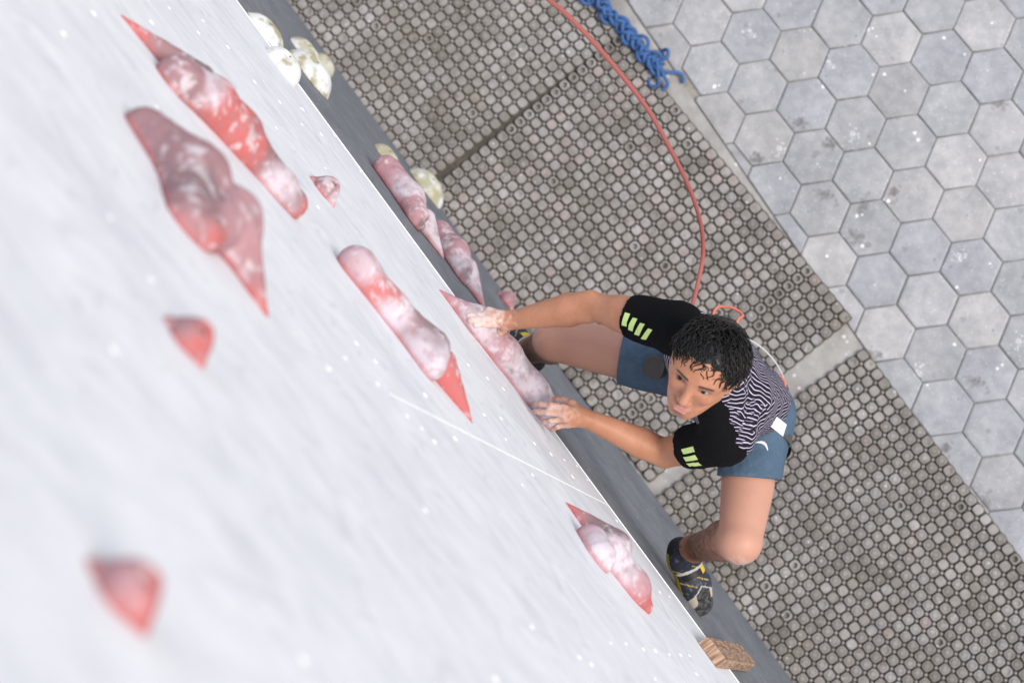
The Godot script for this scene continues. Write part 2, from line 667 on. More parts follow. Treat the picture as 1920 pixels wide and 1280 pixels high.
func build_ground() -> void:
	var pm := PlaneMesh.new()
	pm.size = Vector2(90, 90)
	var gr := put(pm, "ground", M.sand)
	gr.position = Vector3(1, -0.0105, 0)
	gr.set_meta("kind", "structure")
	var slab := put(null, "concrete_strip", M.concrete)
	slab.set_meta("kind", "structure")
	var st := new_st()
	st.set_smooth_group(-1)
	var x0 := -6.0
	var x1 := 9.0
	var q := [Vector3(x0, 0, -1.5), Vector3(x1, 0, -1.5), Vector3(x1, 0, edge_z(x1) - 0.004), Vector3(x0, 0, edge_z(x0) - 0.004)]
	for p in [q[0], q[1], q[2], q[0], q[2], q[3]]:
		st.add_vertex(p)
	var dn := Vector3(0, -0.05, 0)
	for p in [q[3], q[2], q[2] + dn, q[3], q[2] + dn, q[3] + dn]:
		st.add_vertex(p)
	st.generate_normals()
	slab.mesh = st.commit()
	# hexagonal pavers
	var paving := Node3D.new()
	paving.name = "paving"
	paving.set_meta("kind", "structure")
	add_child(paving)
	var o := Vector2(1.9947, 1.647)
	var v1 := Vector2(-0.1742, 0.1013)
	var v2 := Vector2(-0.1748, -0.1005)
	var rr := 0.20155 / sqrt(3.0)
	var ang0 := v1.angle() + PI / 6.0
	var worn := noise(3, 1.3, 2)
	for i in range(-14, 15):
		for j in range(-14, 20):
			var c := o + v1 * i + v2 * j
			if c.x < -0.5 or c.x > 3.9 or c.y < edge_z(c.x) - 0.1 or c.y > 2.75:
				continue
			var gap := 0.0006 + 0.0014 * rng.randf()
			var poly := PackedVector2Array()
			for k in 6:
				poly.append(c + Vector2.from_angle(ang0 + k * PI / 3.0) * (rr - gap))
			var off := 0.0015
			if c.distance_to(Vector2(2.498, 1.06)) < 0.12 or c.distance_to(Vector2(2.157, 1.07)) < 0.12:
				off = 0.03
			var lim := PackedVector2Array([Vector2(-7, edge_z(-7) + off), Vector2(9, edge_z(9) + off), Vector2(9, 30), Vector2(-7, 30)])
			var cut := Geometry2D.intersect_polygons(poly, lim)
			if cut.is_empty():
				continue
			poly = cut[0]
			var area := 0.0
			for k in poly.size():
				area += poly[k].cross(poly[(k + 1) % poly.size()])
			if absf(area) < 0.004:
				continue
			if area > 0.0:
				poly.reverse()
			var mid := Vector2.ZERO
			for p in poly:
				mid += p
			mid /= poly.size()
			var soft := 0.0035 + 0.004 * clampf(0.5 + worn.get_noise_2d(c.x * 1.5, c.y * 1.5), 0, 1)
			var rings := []
			for lv in [[0.0, -0.022], [0.0, -soft * 1.1], [soft * 0.45, -soft * 0.28], [soft * 1.5, 0.0]]:
				var ring := PackedVector3Array()
				for p in poly:
					# extra points along each side keep the edges uneven
					var q2 := p.lerp(mid, lv[0] / rr)
					ring.append(Vector3(q2.x - mid.x, lv[1], q2.y - mid.y))
				var fine := PackedVector3Array()
				for k in ring.size():
					var pa := ring[k]
					var pb := ring[(k + 1) % ring.size()]
					for e in 3:
						var pp := pa.lerp(pb, e / 3.0)
						var wn := worn.get_noise_3d((mid.x + pp.x) * 22.0, i * 3.1 + j * 1.7, (mid.y + pp.z) * 22.0)
						var inward := Vector3(-pp.x, 0, -pp.z) * clampf(wn, 0, 1) * 0.022
						fine.append(pp + inward)
				rings.append(fine)
			var b := put(ring_mesh(rings), "paver", M.pavers[rng.randi() % M.pavers.size()], paving)
			b.position = Vector3(mid.x, 0.0 + rng.randf_range(-0.0025, 0.0025), mid.y)
			b.rotation = Vector3(rng.randfn(0, 0.006), 0, rng.randfn(0, 0.006))


# ------------------------------------------------------------------ rubber mats
func stud_ring(half: float, y: float, square: float) -> PackedVector3Array:
	var r := PackedVector3Array()
	for k in 16:
		var an := TAU * (k + 0.5) / 16.0
		var c := cos(an)
		var s := sin(an)
		var e := pow(pow(absf(c), 3.4) + pow(absf(s), 3.4), -1.0 / 3.4)
		var q := half * lerpf(1.0, e, square)
		r.append(Vector3(-c * q, y, s * q))
	return r


func build_mats() -> void:
	var studs := []
	# filled level, raised plug, shallow cup, deep cup
	var foot := [stud_ring(0.0190, 0.0, 1.0), stud_ring(0.0183, 0.0135, 1.0), stud_ring(0.0170, 0.0155, 1.0)]
	studs.append(ring_mesh(foot + [stud_ring(0.0138, 0.0156, 0.2), stud_ring(0.0130, 0.0160, 0.0)]))
	studs.append(ring_mesh(foot + [stud_ring(0.0132, 0.0156, 0.0), stud_ring(0.0127, 0.0120, 0.0), stud_ring(0.0113, 0.0120, 0.0), stud_ring(0.0106, 0.0172, 0.0), stud_ring(0.0092, 0.0180, 0.0)]))
	studs.append(ring_mesh(foot + [stud_ring(0.0124, 0.0156, 0.0), stud_ring(0.0120, 0.0115, 0.0)]))
	studs.append(ring_mesh(foot + [stud_ring(0.0118, 0.0156, 0.0), stud_ring(0.0102, 0.0010, 0.0)]))
	var peg_rings := []
	for lv in [[0.0070, 0.0], [0.0062, 0.0110], [0.0046, 0.0130]]:
		var ring := PackedVector3Array()
		for k in 8:
			ring.append(Vector3(-cos(TAU * k / 8.0) * lv[0], lv[1], sin(TAU * k / 8.0) * lv[0]))
		peg_rings.append(ring)
	var peg := ring_mesh(peg_rings)
	var tone := noise(77, 2.2, 3)
	var plug := noise(78, 1.6, 2)
	# corner stud, row step (away along the wall), column step (out from the wall), rows, columns, label
	var specs := [
		[Vector2(2.872, 0.004), Vector2(0.0442, -0.0006), Vector2(-0.0006, 0.0446), 34, 22, "studded grey rubber mat at the top, beyond the dark seam"],
		[Vector2(1.404, 0.028), Vector2(0.0449, -0.0010), Vector2(0.0013, 0.0446), 32, 22, "studded grey rubber mat under the red rope and the climber's head"],
		[Vector2(1.300, 0.004), Vector2(-0.0442, -0.0009), Vector2(-0.0012, 0.0441), 34, 22, "studded grey rubber mat below the climber, nearest the timber block"],
	]
	for si in specs.size():
		var sp: Array = specs[si]
		var o: Vector2 = sp[0]
		var a: Vector2 = sp[1]
		var b: Vector2 = sp[2]
		var rows: int = sp[3]
		var cols: int = sp[4]
		var mid := o + a * (rows - 1) * 0.5 + b * (cols - 1) * 0.5
		var root := base("rubber_mat", Transform3D(Basis.IDENTITY, Vector3(mid.x, 0.0, mid.y)))
		tag(root, sp[5], "mat", "rubber mats along the wall")
		# sheet with an uneven rim
		var rim := PackedVector2Array()
		var lip := 1.05 if si == 0 else 0.5
		var corners := [o - a * lip - b * 0.5, o + a * (rows - 0.5) - b * 0.5, o + a * (rows - 0.5) + b * (cols - 0.5), o - a * lip + b * (cols - 0.5)]
		for k in 4:
			var n := rows if k % 2 == 0 else cols
			for e in n * 2:
				var p: Vector2 = (corners[k] as Vector2).lerp(corners[(k + 1) % 4], float(e) / (n * 2))
				var inward := (mid - p).normalized()
				rim.append(p + inward * ((0.0026 if e % 2 == 0 else -0.0012) + rng.randf_range(-0.0008, 0.0008)))
		var ar := 0.0
		for k in rim.size():
			ar += rim[k].cross(rim[(k + 1) % rim.size()])
		if ar > 0.0:
			rim.reverse()
		var rings := []
		for y in [0.001, 0.0055, 0.0065]:
			var ring := PackedVector3Array()
			for p in rim:
				var q := p.lerp(mid, 0.0012 if y > 0.006 else 0.0)
				ring.append(Vector3(q.x - mid.x, y, q.y - mid.y))
			rings.append(ring)
		put(ring_mesh(rings), "sheet", M.rubber_base, root)
		var list := []
		for i in rows:
			for j in cols:
				var p := o + a * i + b * j
				var t := tone.get_noise_2d(p.x * 1.4, p.y * 1.4) + rng.randfn(0, 0.28)
				var mi := 0
				if t < -0.42:
					mi = 3
				elif t < -0.12:
					mi = 1
				elif t > 0.32:
					mi = 2
				if rng.randf() < (0.12 if si == 1 and p.x > 2.0 else 0.02):
					mi = 4
				var bias := plug.get_noise_2d(p.x, p.y) + rng.randfn(0, 0.22) + (0.35 if si == 2 else (-0.3 if p.x > 1.9 else 0.05))
				var vi := 1 if bias > 0.05 else 0
				if rng.randf() < 0.04:
					vi = 2
				if rng.randf() < 0.012:
					vi = 3
				if si == 1 and absf(p.x - 1.645) < 0.03 and (i == 5) and (j > 15 or j < 6):
					vi = 3
				if si == 1 and i == rows - 1:
					vi = 3 if j > 8 else 2
				if si == 1 and i >= rows - 3 and j == 0:
					vi = 3
				# the stretch of photograph: outside of it nothing shows
				var d := Vector3(p.x, 0, p.y).distance_to(Vector3(0, 9, 0.69))
				list.append([d, Vector3(p.x - mid.x, 0.006 + rng.randf_range(-0.0006, 0.0006), p.y - mid.y), mi, vi, rng.randi() % 4, p])
		# those that show largest first; studs under the climber or past the frame come last
		var rank := func(e: Array) -> float:
			var p: Vector2 = e[5]
			var out := 0.0
			if p.x > 3.85 or p.x < -0.02:
				out += 50.0
			return e[0] + out
		list.sort_custom(func(e, f): return rank.call(e) < rank.call(f))
		var rest := []
		for k in M.rubber.size():
			rest.append(new_st())
		var turn := -atan2(a.y, a.x)
		for k in list.size():
			var e: Array = list[k]
			var bs := Basis(Vector3.UP, turn + e[4] * PI / 2.0) * Basis(Vector3.RIGHT, rng.randfn(0, 0.012)) * Basis(Vector3.BACK, rng.randfn(0, 0.012))
			bs = bs.scaled(Vector3.ONE * rng.randf_range(0.98, 1.02))
			var tf := Transform3D(bs, e[1])
			if k < 300:
				var s := put(studs[e[3]], "stud", M.rubber[e[2]], root)
				s.transform = tf
			else:
				(rest[e[2]] as SurfaceTool).append_from(studs[e[3]], 0, tf)
		var am := ArrayMesh.new()
		for k in rest.size():
			(rest[k] as SurfaceTool).set_material(M.rubber[k])
			(rest[k] as SurfaceTool).commit(am)
		var more := MeshInstance3D.new()
		more.mesh = am
		more.name = "studs"
		more.set_meta("kind", "stuff")
		root.add_child(more, true)
		var ps := new_st()
		for i in rows + 1:
			for j in cols + 1:
				var p := o + a * (i - 0.5) + b * (j - 0.5)
				if i == 0 or j == 0 or i == rows or j == cols:
					continue
				ps.append_from(peg, 0, Transform3D(Basis(Vector3.UP, rng.randf() * TAU).scaled(Vector3.ONE * rng.randf_range(0.92, 1.06)), Vector3(p.x - mid.x, 0.0062, p.y - mid.y)))
		var pegs := put(ps.commit(), "pegs", M.rubber[0], root)
		pegs.set_meta("kind", "stuff")


# ------------------------------------------------------------------ climbing wall
const NUTS := [Vector2(1.194, 4.729), Vector2(1.117, 4.974), Vector2(1.164, 4.655), Vector2(1.052, 5.220), Vector2(1.084, 4.821), Vector2(1.139, 4.305), Vector2(1.022, 4.746), Vector2(1.003, 4.673), Vector2(1.073, 4.136), Vector2(1.025, 4.330), Vector2(0.977, 4.637), Vector2(1.136, 3.478), Vector2(1.411, 2.910), Vector2(1.419, 3.122), Vector2(1.408, 2.705), Vector2(1.197, 3.556), Vector2(1.228, 3.267), Vector2(1.195, 2.927), Vector2(1.187, 2.712), Vector2(1.197, 2.473), Vector2(1.204, 2.240), Vector2(1.127, 2.579), Vector2(1.155, 2.228), Vector2(1.032, 3.468), Vector2(0.967, 3.791), Vector2(1.007, 2.255), Vector2(0.757, 5.264), Vector2(0.480, 4.761), Vector2(0.465, 4.683), Vector2(0.423, 5.671), Vector2(0.441, 3.937), Vector2(0.465, 3.082), Vector2(0.530, 3.995), Vector2(0.526, 4.217), Vector2(0.522, 3.771), Vector2(0.523, 3.575), Vector2(0.518, 3.351), Vector2(0.523, 2.936), Vector2(0.521, 3.126), Vector2(0.536, 5.041), Vector2(0.737, 2.341), Vector2(0.743, 2.517), Vector2(0.438, 6.614), Vector2(1.898, 5.023), Vector2(1.692, 5.465), Vector2(2.324, 3.906), Vector2(2.323, 3.698), Vector2(2.461, 3.423), Vector2(2.414, 3.307), Vector2(2.424, 2.620), Vector2(2.341, 2.579), Vector2(2.307, 3.278), Vector2(2.115, 4.364), Vector2(1.664, 5.065), Vector2(2.315, 3.040), Vector2(2.432, 2.580), Vector2(1.751, 3.836), Vector2(2.402, 2.182), Vector2(2.302, 2.227), Vector2(2.282, 2.893), Vector2(2.072, 3.097), Vector2(2.446, 2.210), Vector2(2.078, 3.530), Vector2(1.160, 6.066), Vector2(1.052, 6.081), Vector2(0.858, 6.516)]

func build_wall() -> void:
	var root := base("climbing_wall", Transform3D(WB, Vector3.ZERO))
	tag(root, "tall white climbing wall with a grey lower band", "climbing wall")
	var split := 2.168
	var top := 12.0
	# the boards: white above, grey below; x of the joints between them
	var joints := [-6.43, -4.93, -3.43, -1.93, -0.43, 1.07, 4.07, 5.57, 7.07, 8.57]
	for i in joints.size() - 1:
		var x0: float = joints[i]
		var x1: float = joints[i + 1]
		var b := put(box_mesh(x1 - x0 - 0.002, top - split, 0.10), "white_board", M.white, root)
		b.position = Vector3((x0 + x1) / 2.0, (top + split) / 2.0, -0.05)
	var g := put(box_mesh(15.0, split - 0.032, 0.10), "grey_board", M.grey, root)
	g.position = Vector3(1.07, (split + 0.028) / 2.0, -0.0535)
	var seam := put(box_mesh(0.0045, 2.58, 0.0024), "joint_filler", M.seam, root)
	seam.position = Vector3(1.071, split + 1.30, 0.0004)
	var trim := put(box_mesh(15.0, 0.004, 0.003), "edge_strip", M.filler, root)
	trim.position = Vector3(1.07, split + 0.002, 0.0006)
	# chalk-filled bolt holes
	var rings := []
	for lv in [[1.0, -0.0005], [0.86, 0.0012], [0.4, 0.0018]]:
		var ring := PackedVector3Array()
		for k in 10:
			ring.append(Vector3(cos(TAU * k / 10.0) * lv[0] * 0.0062, sin(TAU * k / 10.0) * lv[0] * 0.0062, lv[1]))
		rings.append(ring)
	var nut := ring_mesh(rings)
	for p in NUTS:
		var n := put(nut, "bolt_hole", M.filler, root)
		n.position = Vector3(p.x, p.y / cos(LEAN), 0)
		n.scale = Vector3(1, 1, 1) * rng.randf_range(0.75, 1.25)


# ------------------------------------------------------------------ holds
var chalk_a: FastNoiseLite
var chalk_b: FastNoiseLite
var chalk_c: FastNoiseLite
# what covers a hold where: patches of [x, y, out, reach, colour], broken up by noise
const RED := Color(0.50, 0.145, 0.14)
const PINK := Color(0.44, 0.25, 0.275)
const CHALK := Color(0.57, 0.50, 0.555)
const SOOT := Color(0.20, 0.145, 0.155)
const MAUVE := Color(0.32, 0.19, 0.205)
func red_tint(sd: float, zones: Array) -> Callable:
	return func(p: Vector3, _n: Vector3) -> Color:
		var q := p + Vector3(sd * 3.7, sd * 1.3, sd * 2.1)
		var lo := chalk_a.get_noise_3dv(q)
		var hi := chalk_b.get_noise_3dv(q)
		var warp := Vector3(lo, chalk_a.get_noise_3dv(q + Vector3(5, 0, 0)), chalk_a.get_noise_3dv(q + Vector3(0, 5, 0))) * 0.035 + Vector3(hi, -hi, hi) * 0.010
		var sum := Color(0, 0, 0)
		var total := 0.0
		for z in zones:
			var d: float = (p + warp).distance_to(Vector3(z[0], z[1], z[2])) / z[3]
			var w: float = exp(-d * d * 1.6) + 0.0005 / (d * d + 0.05)
			total += w
			sum += (z[4] as Color) * w
		var c := sum / total
		c = c.lerp(Color(0.68, 0.65, 0.69), clampf((hi * 0.8 + chalk_b.get_noise_3dv(q * 2.3) * 0.6 + lo * 0.5 - 0.12) * 1.5, 0, 0.6))
		c = c.lerp(PINK * 0.8, clampf((chalk_b.get_noise_3dv(q * 1.6 + Vector3(9, 9, 9)) - 0.1) * 1.4, 0, 0.45))
		c = c.lerp(SOOT, clampf((chalk_c.get_noise_3dv(q) - 0.25) * 1.5, 0, 0.4))
		# bare plastic along the rim by the board
		c = c.lerp(RED, clampf((0.012 + 0.006 * hi - p.z) * 120.0, 0, 0.5))
		return c


# prims: [x, y, out, radius, x2, y2, out2, radius2, blend, op]
func hold(called: String, label: String, cat: String, group: String, ox: float, oy: float, prims: Array, tint: Callable, cell := 0.005, m: Material = null) -> Node3D:
	var fl := Field.new()
	var lo := Vector3(9, 9, -0.004)
	var hi := Vector3(-9, -9, 0)
	for p in prims:
		var a := Vector3(p[0], p[1], p[2])
		var b := Vector3(p[4], p[5], p[6])
		fl.cap(a, b, p[3], p[7], p[8], p[9] if p.size() > 9 else 0)
		if p.size() < 10:
			lo = lo.min(a - Vector3.ONE * p[3]).min(b - Vector3.ONE * p[7])
			hi = hi.max(a + Vector3.ONE * p[3]).max(b + Vector3.ONE * p[7])
	lo.z = -0.012
	fl.cut(Vector3(0, 0, -1), Vector3(0, 0, -0.003))
	fl.noise = noise(int(ox * 100), 28.0, 2)
	fl.amp = 0.0015
	var root := base(called, Transform3D(WB, on_wall(ox, oy)))
	tag(root, label, cat, group)
	var s := Surf.new()
	net(fl, lo - Vector3.ONE * 0.012, hi + Vector3.ONE * 0.012, cell, [], Vector3.ZERO, tint, s)
	put(surf_mesh(s), "shell", M.hold if m == null else m, root)
	return root


func bolt(root: Node3D, at: Vector3, r: float, out: Vector3) -> void:
	var st := new_st()
	var o := out.normalized()
	tube(st, PackedVector3Array([at - o * 0.012, at, at + o * 0.001]), func(t): return r if t < 0.9 else r * 0.8, 10)
	put(done(st), "bolt", M.steel, root)


func build_holds() -> void:
	chalk_a = noise(101, 7.0, 3)
	chalk_b = noise(102, 22.0, 3)
	chalk_c = noise(103, 9.0, 3)
	var gb := "long red moulded hand holds"
	# the one in the climber's hands
	var h := hold("hand_hold", "long chalky pink hold gripped by both hands of the climber", "climbing hold", gb, 1.56, 2.40, [
		[0.235, 0.075, 0.0, 0.004, 0.10, 0.05, 0.03, 0.045, 0.02],
		[0.11, 0.03, 0.028, 0.045, 0.0, 0.0, 0.034, 0.048, 0.03],
		[0.0, -0.02, 0.034, 0.044, -0.12, -0.06, 0.030, 0.046, 0.03],
		[-0.12, -0.06, 0.03, 0.046, -0.195, -0.10, 0.026, 0.046, 0.03],
		[0.045, 0.06, 0.06, 0.018, 0.03, 0.04, 0.085, 0.012, 0.02, 1]], red_tint(1.0, [[0.2, 0.07, 0.01, 0.06, PINK], [0.1, 0.05, 0.05, 0.06, CHALK], [0.03, 0.02, 0.06, 0.05, PINK], [-0.03, -0.02, 0.07, 0.05, CHALK], [-0.08, -0.04, 0.06, 0.035, SOOT], [-0.13, -0.06, 0.06, 0.06, CHALK], [-0.2, -0.1, 0.03, 0.05, CHALK]]))
	# above it
	h = hold("hand_hold", "long pink hold with a bright red pointed tail above the gripped one", "climbing hold", gb, 1.34, 4.06, [
		[0.155, 0.07, 0.022, 0.045, 0.06, 0.02, 0.016, 0.038, 0.03],
		[0.06, 0.02, 0.018, 0.040, -0.06, -0.02, 0.026, 0.050, 0.03],
		[-0.06, -0.02, 0.026, 0.050, -0.095, 0.0, 0.018, 0.036, 0.02],
		[-0.085, -0.10, 0.018, 0.046, -0.215, -0.17, 0.0, 0.003, 0.004]], red_tint(2.0, [[0.18, 0.07, 0.05, 0.06, PINK], [0.15, 0.10, 0.06, 0.04, CHALK], [0.09, 0.03, 0.05, 0.04, RED], [0.03, 0.04, 0.05, 0.04, CHALK], [0.0, 0.0, 0.06, 0.04, MAUVE], [-0.04, -0.02, 0.07, 0.05, SOOT], [-0.08, 0.0, 0.05, 0.04, CHALK], [-0.14, -0.13, 0.02, 0.06, RED], [-0.2, -0.17, 0.0, 0.06, RED]]))
	# top left, pointed end up
	h = hold("hand_hold", "long red hold with a grey pointed tip at the upper left of the white wall", "climbing hold", gb, 1.78, 4.52, [
		[0.225, 0.20, 0.0, 0.003, 0.075, 0.07, 0.026, 0.042, 0.02],
		[0.050, 0.20, 0.016, 0.046, 0.02, 0.08, 0.024, 0.054, 0.003],
		[0.02, 0.08, 0.024, 0.054, -0.03, 0.0, 0.022, 0.050, 0.02],
		[-0.03, 0.0, 0.022, 0.050, -0.13, -0.12, 0.014, 0.036, 0.03],
		[-0.13, -0.12, 0.014, 0.036, -0.165, -0.16, 0.014, 0.034, 0.03]], red_tint(3.0, [[0.2, 0.18, 0.0, 0.05, RED], [0.14, 0.12, 0.02, 0.05, MAUVE], [0.09, 0.08, 0.05, 0.045, SOOT], [0.05, 0.2, 0.04, 0.03, MAUVE], [0.03, 0.13, 0.06, 0.035, CHALK], [-0.01, 0.05, 0.06, 0.06, RED], [-0.05, -0.02, 0.06, 0.05, RED], [-0.08, -0.06, 0.06, 0.035, SOOT], [-0.12, -0.11, 0.04, 0.04, CHALK], [-0.15, -0.14, 0.045, 0.035, MAUVE], [-0.18, -0.17, 0.02, 0.03, RED]]))
	# next to it, turned
	h = hold("hand_hold", "broad mauve and red hold with a hooked shoulder, left of the long red one", "climbing hold", gb, 1.32, 5.45, [
		[0.170, -0.03, 0.006, 0.044, 0.05, 0.0, 0.028, 0.060, 0.03],
		[0.05, 0.0, 0.026, 0.058, -0.055, 0.15, 0.0, 0.040, 0.03],
		[-0.03, -0.02, 0.034, 0.054, -0.075, 0.13, 0.012, 0.034, 0.004],
		[-0.005, -0.07, 0.055, 0.022, -0.03, -0.07, 0.055, 0.020, 0.008],
		[-0.04, -0.02, 0.030, 0.052, -0.205, 0.0, 0.0, 0.004, 0.03]], red_tint(4.0, [[0.19, -0.03, 0.02, 0.06, MAUVE], [0.12, 0.0, 0.05, 0.06, MAUVE], [0.05, 0.05, 0.05, 0.06, MAUVE], [0.0, 0.08, 0.05, 0.04, SOOT], [-0.04, 0.02, 0.07, 0.04, PINK], [-0.02, -0.07, 0.07, 0.03, RED], [-0.06, 0.13, 0.03, 0.03, MAUVE], [-0.08, 0.06, 0.05, 0.04, PINK], [-0.09, 0.13, 0.02, 0.025, RED], [-0.09, 0.0, 0.05, 0.05, PINK], [-0.13, 0.02, 0.03, 0.03, MAUVE], [-0.19, 0.0, 0.0, 0.06, RED]]))
	# lower right
	h = hold("hand_hold", "short pink and red hold with a dark fin near the wall's lower right edge", "climbing hold", gb, 0.81, 3.30, [
		[0.165, -0.10, 0.0, 0.004, 0.01, -0.10, 0.030, 0.046, 0.02],
		[0.022, 0.10, 0.008, 0.044, -0.02, 0.14, 0.008, 0.044, 0.006],
		[0.0, 0.0, 0.018, 0.046, -0.10, -0.06, 0.010, 0.042, 0.012],
		[-0.10, -0.06, 0.010, 0.042, -0.145, -0.12, 0.0, 0.026, 0.03]], red_tint(5.0, [[0.15, -0.1, 0.0, 0.05, RED], [0.1, -0.1, 0.02, 0.04, MAUVE], [0.06, -0.08, 0.05, 0.035, SOOT], [0.05, 0.1, 0.04, 0.04, PINK], [0.0, 0.1, 0.05, 0.045, CHALK], [-0.05, -0.02, 0.06, 0.05, CHALK], [-0.1, -0.05, 0.05, 0.04, PINK], [-0.15, -0.12, 0.0, 0.05, RED]]))
	# pair on the grey band
	h = hold("hand_hold", "rounded pink hold on the grey band, upper of the joined pair", "climbing hold", gb, 2.30, 1.62, [
		[0.15, 0.02, 0.022, 0.050, 0.02, 0.05, 0.026, 0.050, 0.03],
		[0.02, 0.05, 0.026, 0.050, -0.07, 0.12, 0.016, 0.042, 0.03],
		[-0.06, 0.02, 0.02, 0.044, -0.185, -0.02, 0.0, 0.004, 0.008],
		[-0.10, 0.13, 0.045, 0.012, -0.10, 0.10, 0.03, 0.012, 0.01, 1]], red_tint(6.0, [[0.17, 0.02, 0.04, 0.06, PINK], [0.1, 0.03, 0.07, 0.05, PINK], [0.03, 0.05, 0.07, 0.045, CHALK], [-0.05, 0.1, 0.05, 0.04, PINK], [-0.08, 0.04, 0.05, 0.04, CHALK], [-0.16, 0.0, 0.0, 0.05, CHALK], [-0.10, 0.12, 0.03, 0.02, SOOT]]))
	h = hold("hand_hold", "pointed pink hold on the grey band, lower of the joined pair", "climbing hold", gb, 2.09, 1.45, [
		[0.15, -0.03, 0.022, 0.046, 0.05, 0.02, 0.026, 0.048, 0.03],
		[0.05, 0.02, 0.026, 0.048, -0.04, 0.08, 0.016, 0.036, 0.03],
		[-0.01, 0.0, 0.022, 0.044, -0.16, 0.02, 0.0, 0.004, 0.008],
		[-0.055, 0.10, 0.05, 0.020, -0.06, 0.06, 0.03, 0.016, 0.01, 1]], red_tint(7.0, [[0.16, -0.03, 0.04, 0.05, PINK], [0.08, 0.0, 0.07, 0.05, MAUVE], [0.03, 0.02, 0.07, 0.04, PINK], [-0.03, 0.05, 0.05, 0.04, CHALK], [-0.08, 0.01, 0.03, 0.05, CHALK], [-0.15, 0.02, 0.0, 0.04, PINK], [-0.06, 0.08, 0.03, 0.02, SOOT]]))
	# small foot holds: a wedge dome with a bolt recess
	var foot := [
		[1.866, 3.56, 1.0, 8.0, [[0.02, 0.0, 0.03, 0.03, MAUVE], [-0.01, 0.0, 0.04, 0.02, PINK], [-0.03, 0.0, 0.01, 0.02, CHALK]], "small mauve foot hold between the long red hold and the grey band"],
		[0.932, 6.155, 0.86, 9.0, [[0.025, 0.01, 0.01, 0.03, MAUVE], [-0.01, 0.0, 0.035, 0.03, RED], [-0.03, 0.0, 0.01, 0.02, RED]], "small red foot hold left of centre, second nearest the camera"],
		[0.490, 7.075, 0.86, 10.0, [[0.025, 0.01, 0.01, 0.03, MAUVE], [0.0, 0.02, 0.03, 0.02, PINK], [-0.03, 0.0, 0.01, 0.03, RED]], "blurred small red foot hold at the lower left, nearest the camera"],
		[2.190, 0.36, 0.95, 11.0, [[0.0, 0.0, 0.03, 0.03, MAUVE], [-0.01, 0.0, 0.04, 0.015, RED], [-0.03, 0.0, 0.01, 0.02, PINK]], "small faded red foot hold low on the grey band behind the hand"]]
	for f in foot:
		var k: float = f[2]
		var r := hold("foot_hold", f[5], "climbing hold", "small red foot holds", f[0], f[1], [
			[0.034 * k, 0.012, 0.0, 0.012 * k, 0.0, 0.0, 0.018 * k, 0.026 * k, 0.015],
			[0.0, 0.0, 0.018 * k, 0.026 * k, -0.036 * k, -0.006, 0.0, 0.010 * k, 0.015],
			[0.0, -0.03 * k, 0.008, 0.022 * k, 0.0, 0.02 * k, 0.008, 0.022 * k, 0.015],
			[-0.004, 0.020 * k, 0.06 * k, 0.008 * k, -0.004, 0.012 * k, 0.034 * k, 0.007 * k, 0.006, 1]], red_tint(f[3], f[4]), 0.0035)
		bolt(r, Vector3(-0.004, 0.014 * k, 0.036 * k), 0.006 * k, Vector3(0, 0.3, 1))
	# resin holds left by others
	var resin := func(rim: float, chalk: float, sd: float) -> Callable:
		return func(p: Vector3, n: Vector3) -> Color:
			var u := chalk_b.get_noise_3dv(p + Vector3.ONE * sd) * 0.5 + chalk_a.get_noise_3dv(p * 1.6 + Vector3.ONE * sd) * 0.6
			var c := Color(0.36, 0.33, 0.22).lerp(Color(0.52, 0.52, 0.47), clampf(0.5 + u * 1.6, 0, 1))
			c = c.lerp(Color(0.68, 0.69, 0.70), clampf((u + chalk) * 2.4, 0, 0.95))
			# worn yellow edge where the resin is bare
			var e := clampf((p.z - rim) * 130.0, 0, 1) * clampf(0.9 + u, 0, 1)
			return c.lerp(Color(0.46, 0.37, 0.08), e * 0.8)
	var gr := "pale yellow resin holds"
	var caps := [
		["pale half-moon resin hold on the grey band at the top edge", 2.905, 2.05, 0.085, -0.044, 0.30, 1.0, 0.9],
		["chalk-caked round resin hold with yellow rim on the white edge", 2.668, 2.34, 0.060, -0.008, 0.45, 2.0, 0.85],
		["largest white half-moon resin hold of the cluster on the grey band", 2.893, 1.58, 0.098, -0.038, 0.30, 3.0, 0.8],
		["yellow edged resin hold tucked behind the largest half-moon", 3.105, 1.22, 0.062, -0.016, 0.05, 4.0, 0.8],
		["smallest bright yellow resin hold beside the mat's edge", 3.222, 0.72, 0.042, -0.006, -0.35, 5.0, 0.8],
		["olive resin hold peeking out above the rounded pink hold", 2.700, 1.0, 0.052, -0.014, -0.35, 6.0, 0.8],
		["large beige half-moon resin hold low down by the mat seam", 2.775, 0.2, 0.090, -0.030, 0.0, 7.0, 0.8]]
	for q in caps:
		var R: float = q[3]
		var z0: float = q[4]
		var r := hold("resin_hold", q[0], "climbing hold", gr, q[1], q[2], [
			[0.012, 0.0, z0, R, -0.012, 0.0, z0, R, 0.01],
			[-R * 0.2, R * 0.95, R + z0 + R * 0.1, R * 0.42, R * 0.1, R * 0.55, R + z0 + R * 0.12, R * 0.32, 0.012, 1]], resin.call(R + z0 - 0.005, q[5], q[6]), 0.0045)
		bolt(r, Vector3(0.0, R * 0.3, (R + z0) * 0.86), 0.006, Vector3(0, 0.35, 1))
	# timber block screwed to the lower band
	var tb := base("timber_block", Transform3D(WB, on_wall(0.533, 2.06)))
	tag(tb, "rough upright wooden block fixed to the wall at the bottom edge", "timber")
	var st := new_st()
	st.set_smooth_group(-1)
	var prof := [Vector2(-0.042, 0.001), Vector2(0.042, 0.001), Vector2(0.042, 0.026), Vector2(0.036, 0.033), Vector2(-0.036, 0.035), Vector2(-0.042, 0.028)]
	var secs := [[-0.43, 0.86], [-0.40, 0.97], [-0.2, 1.0], [0.1, 0.985], [0.415, 1.0], [0.43, 0.96]]
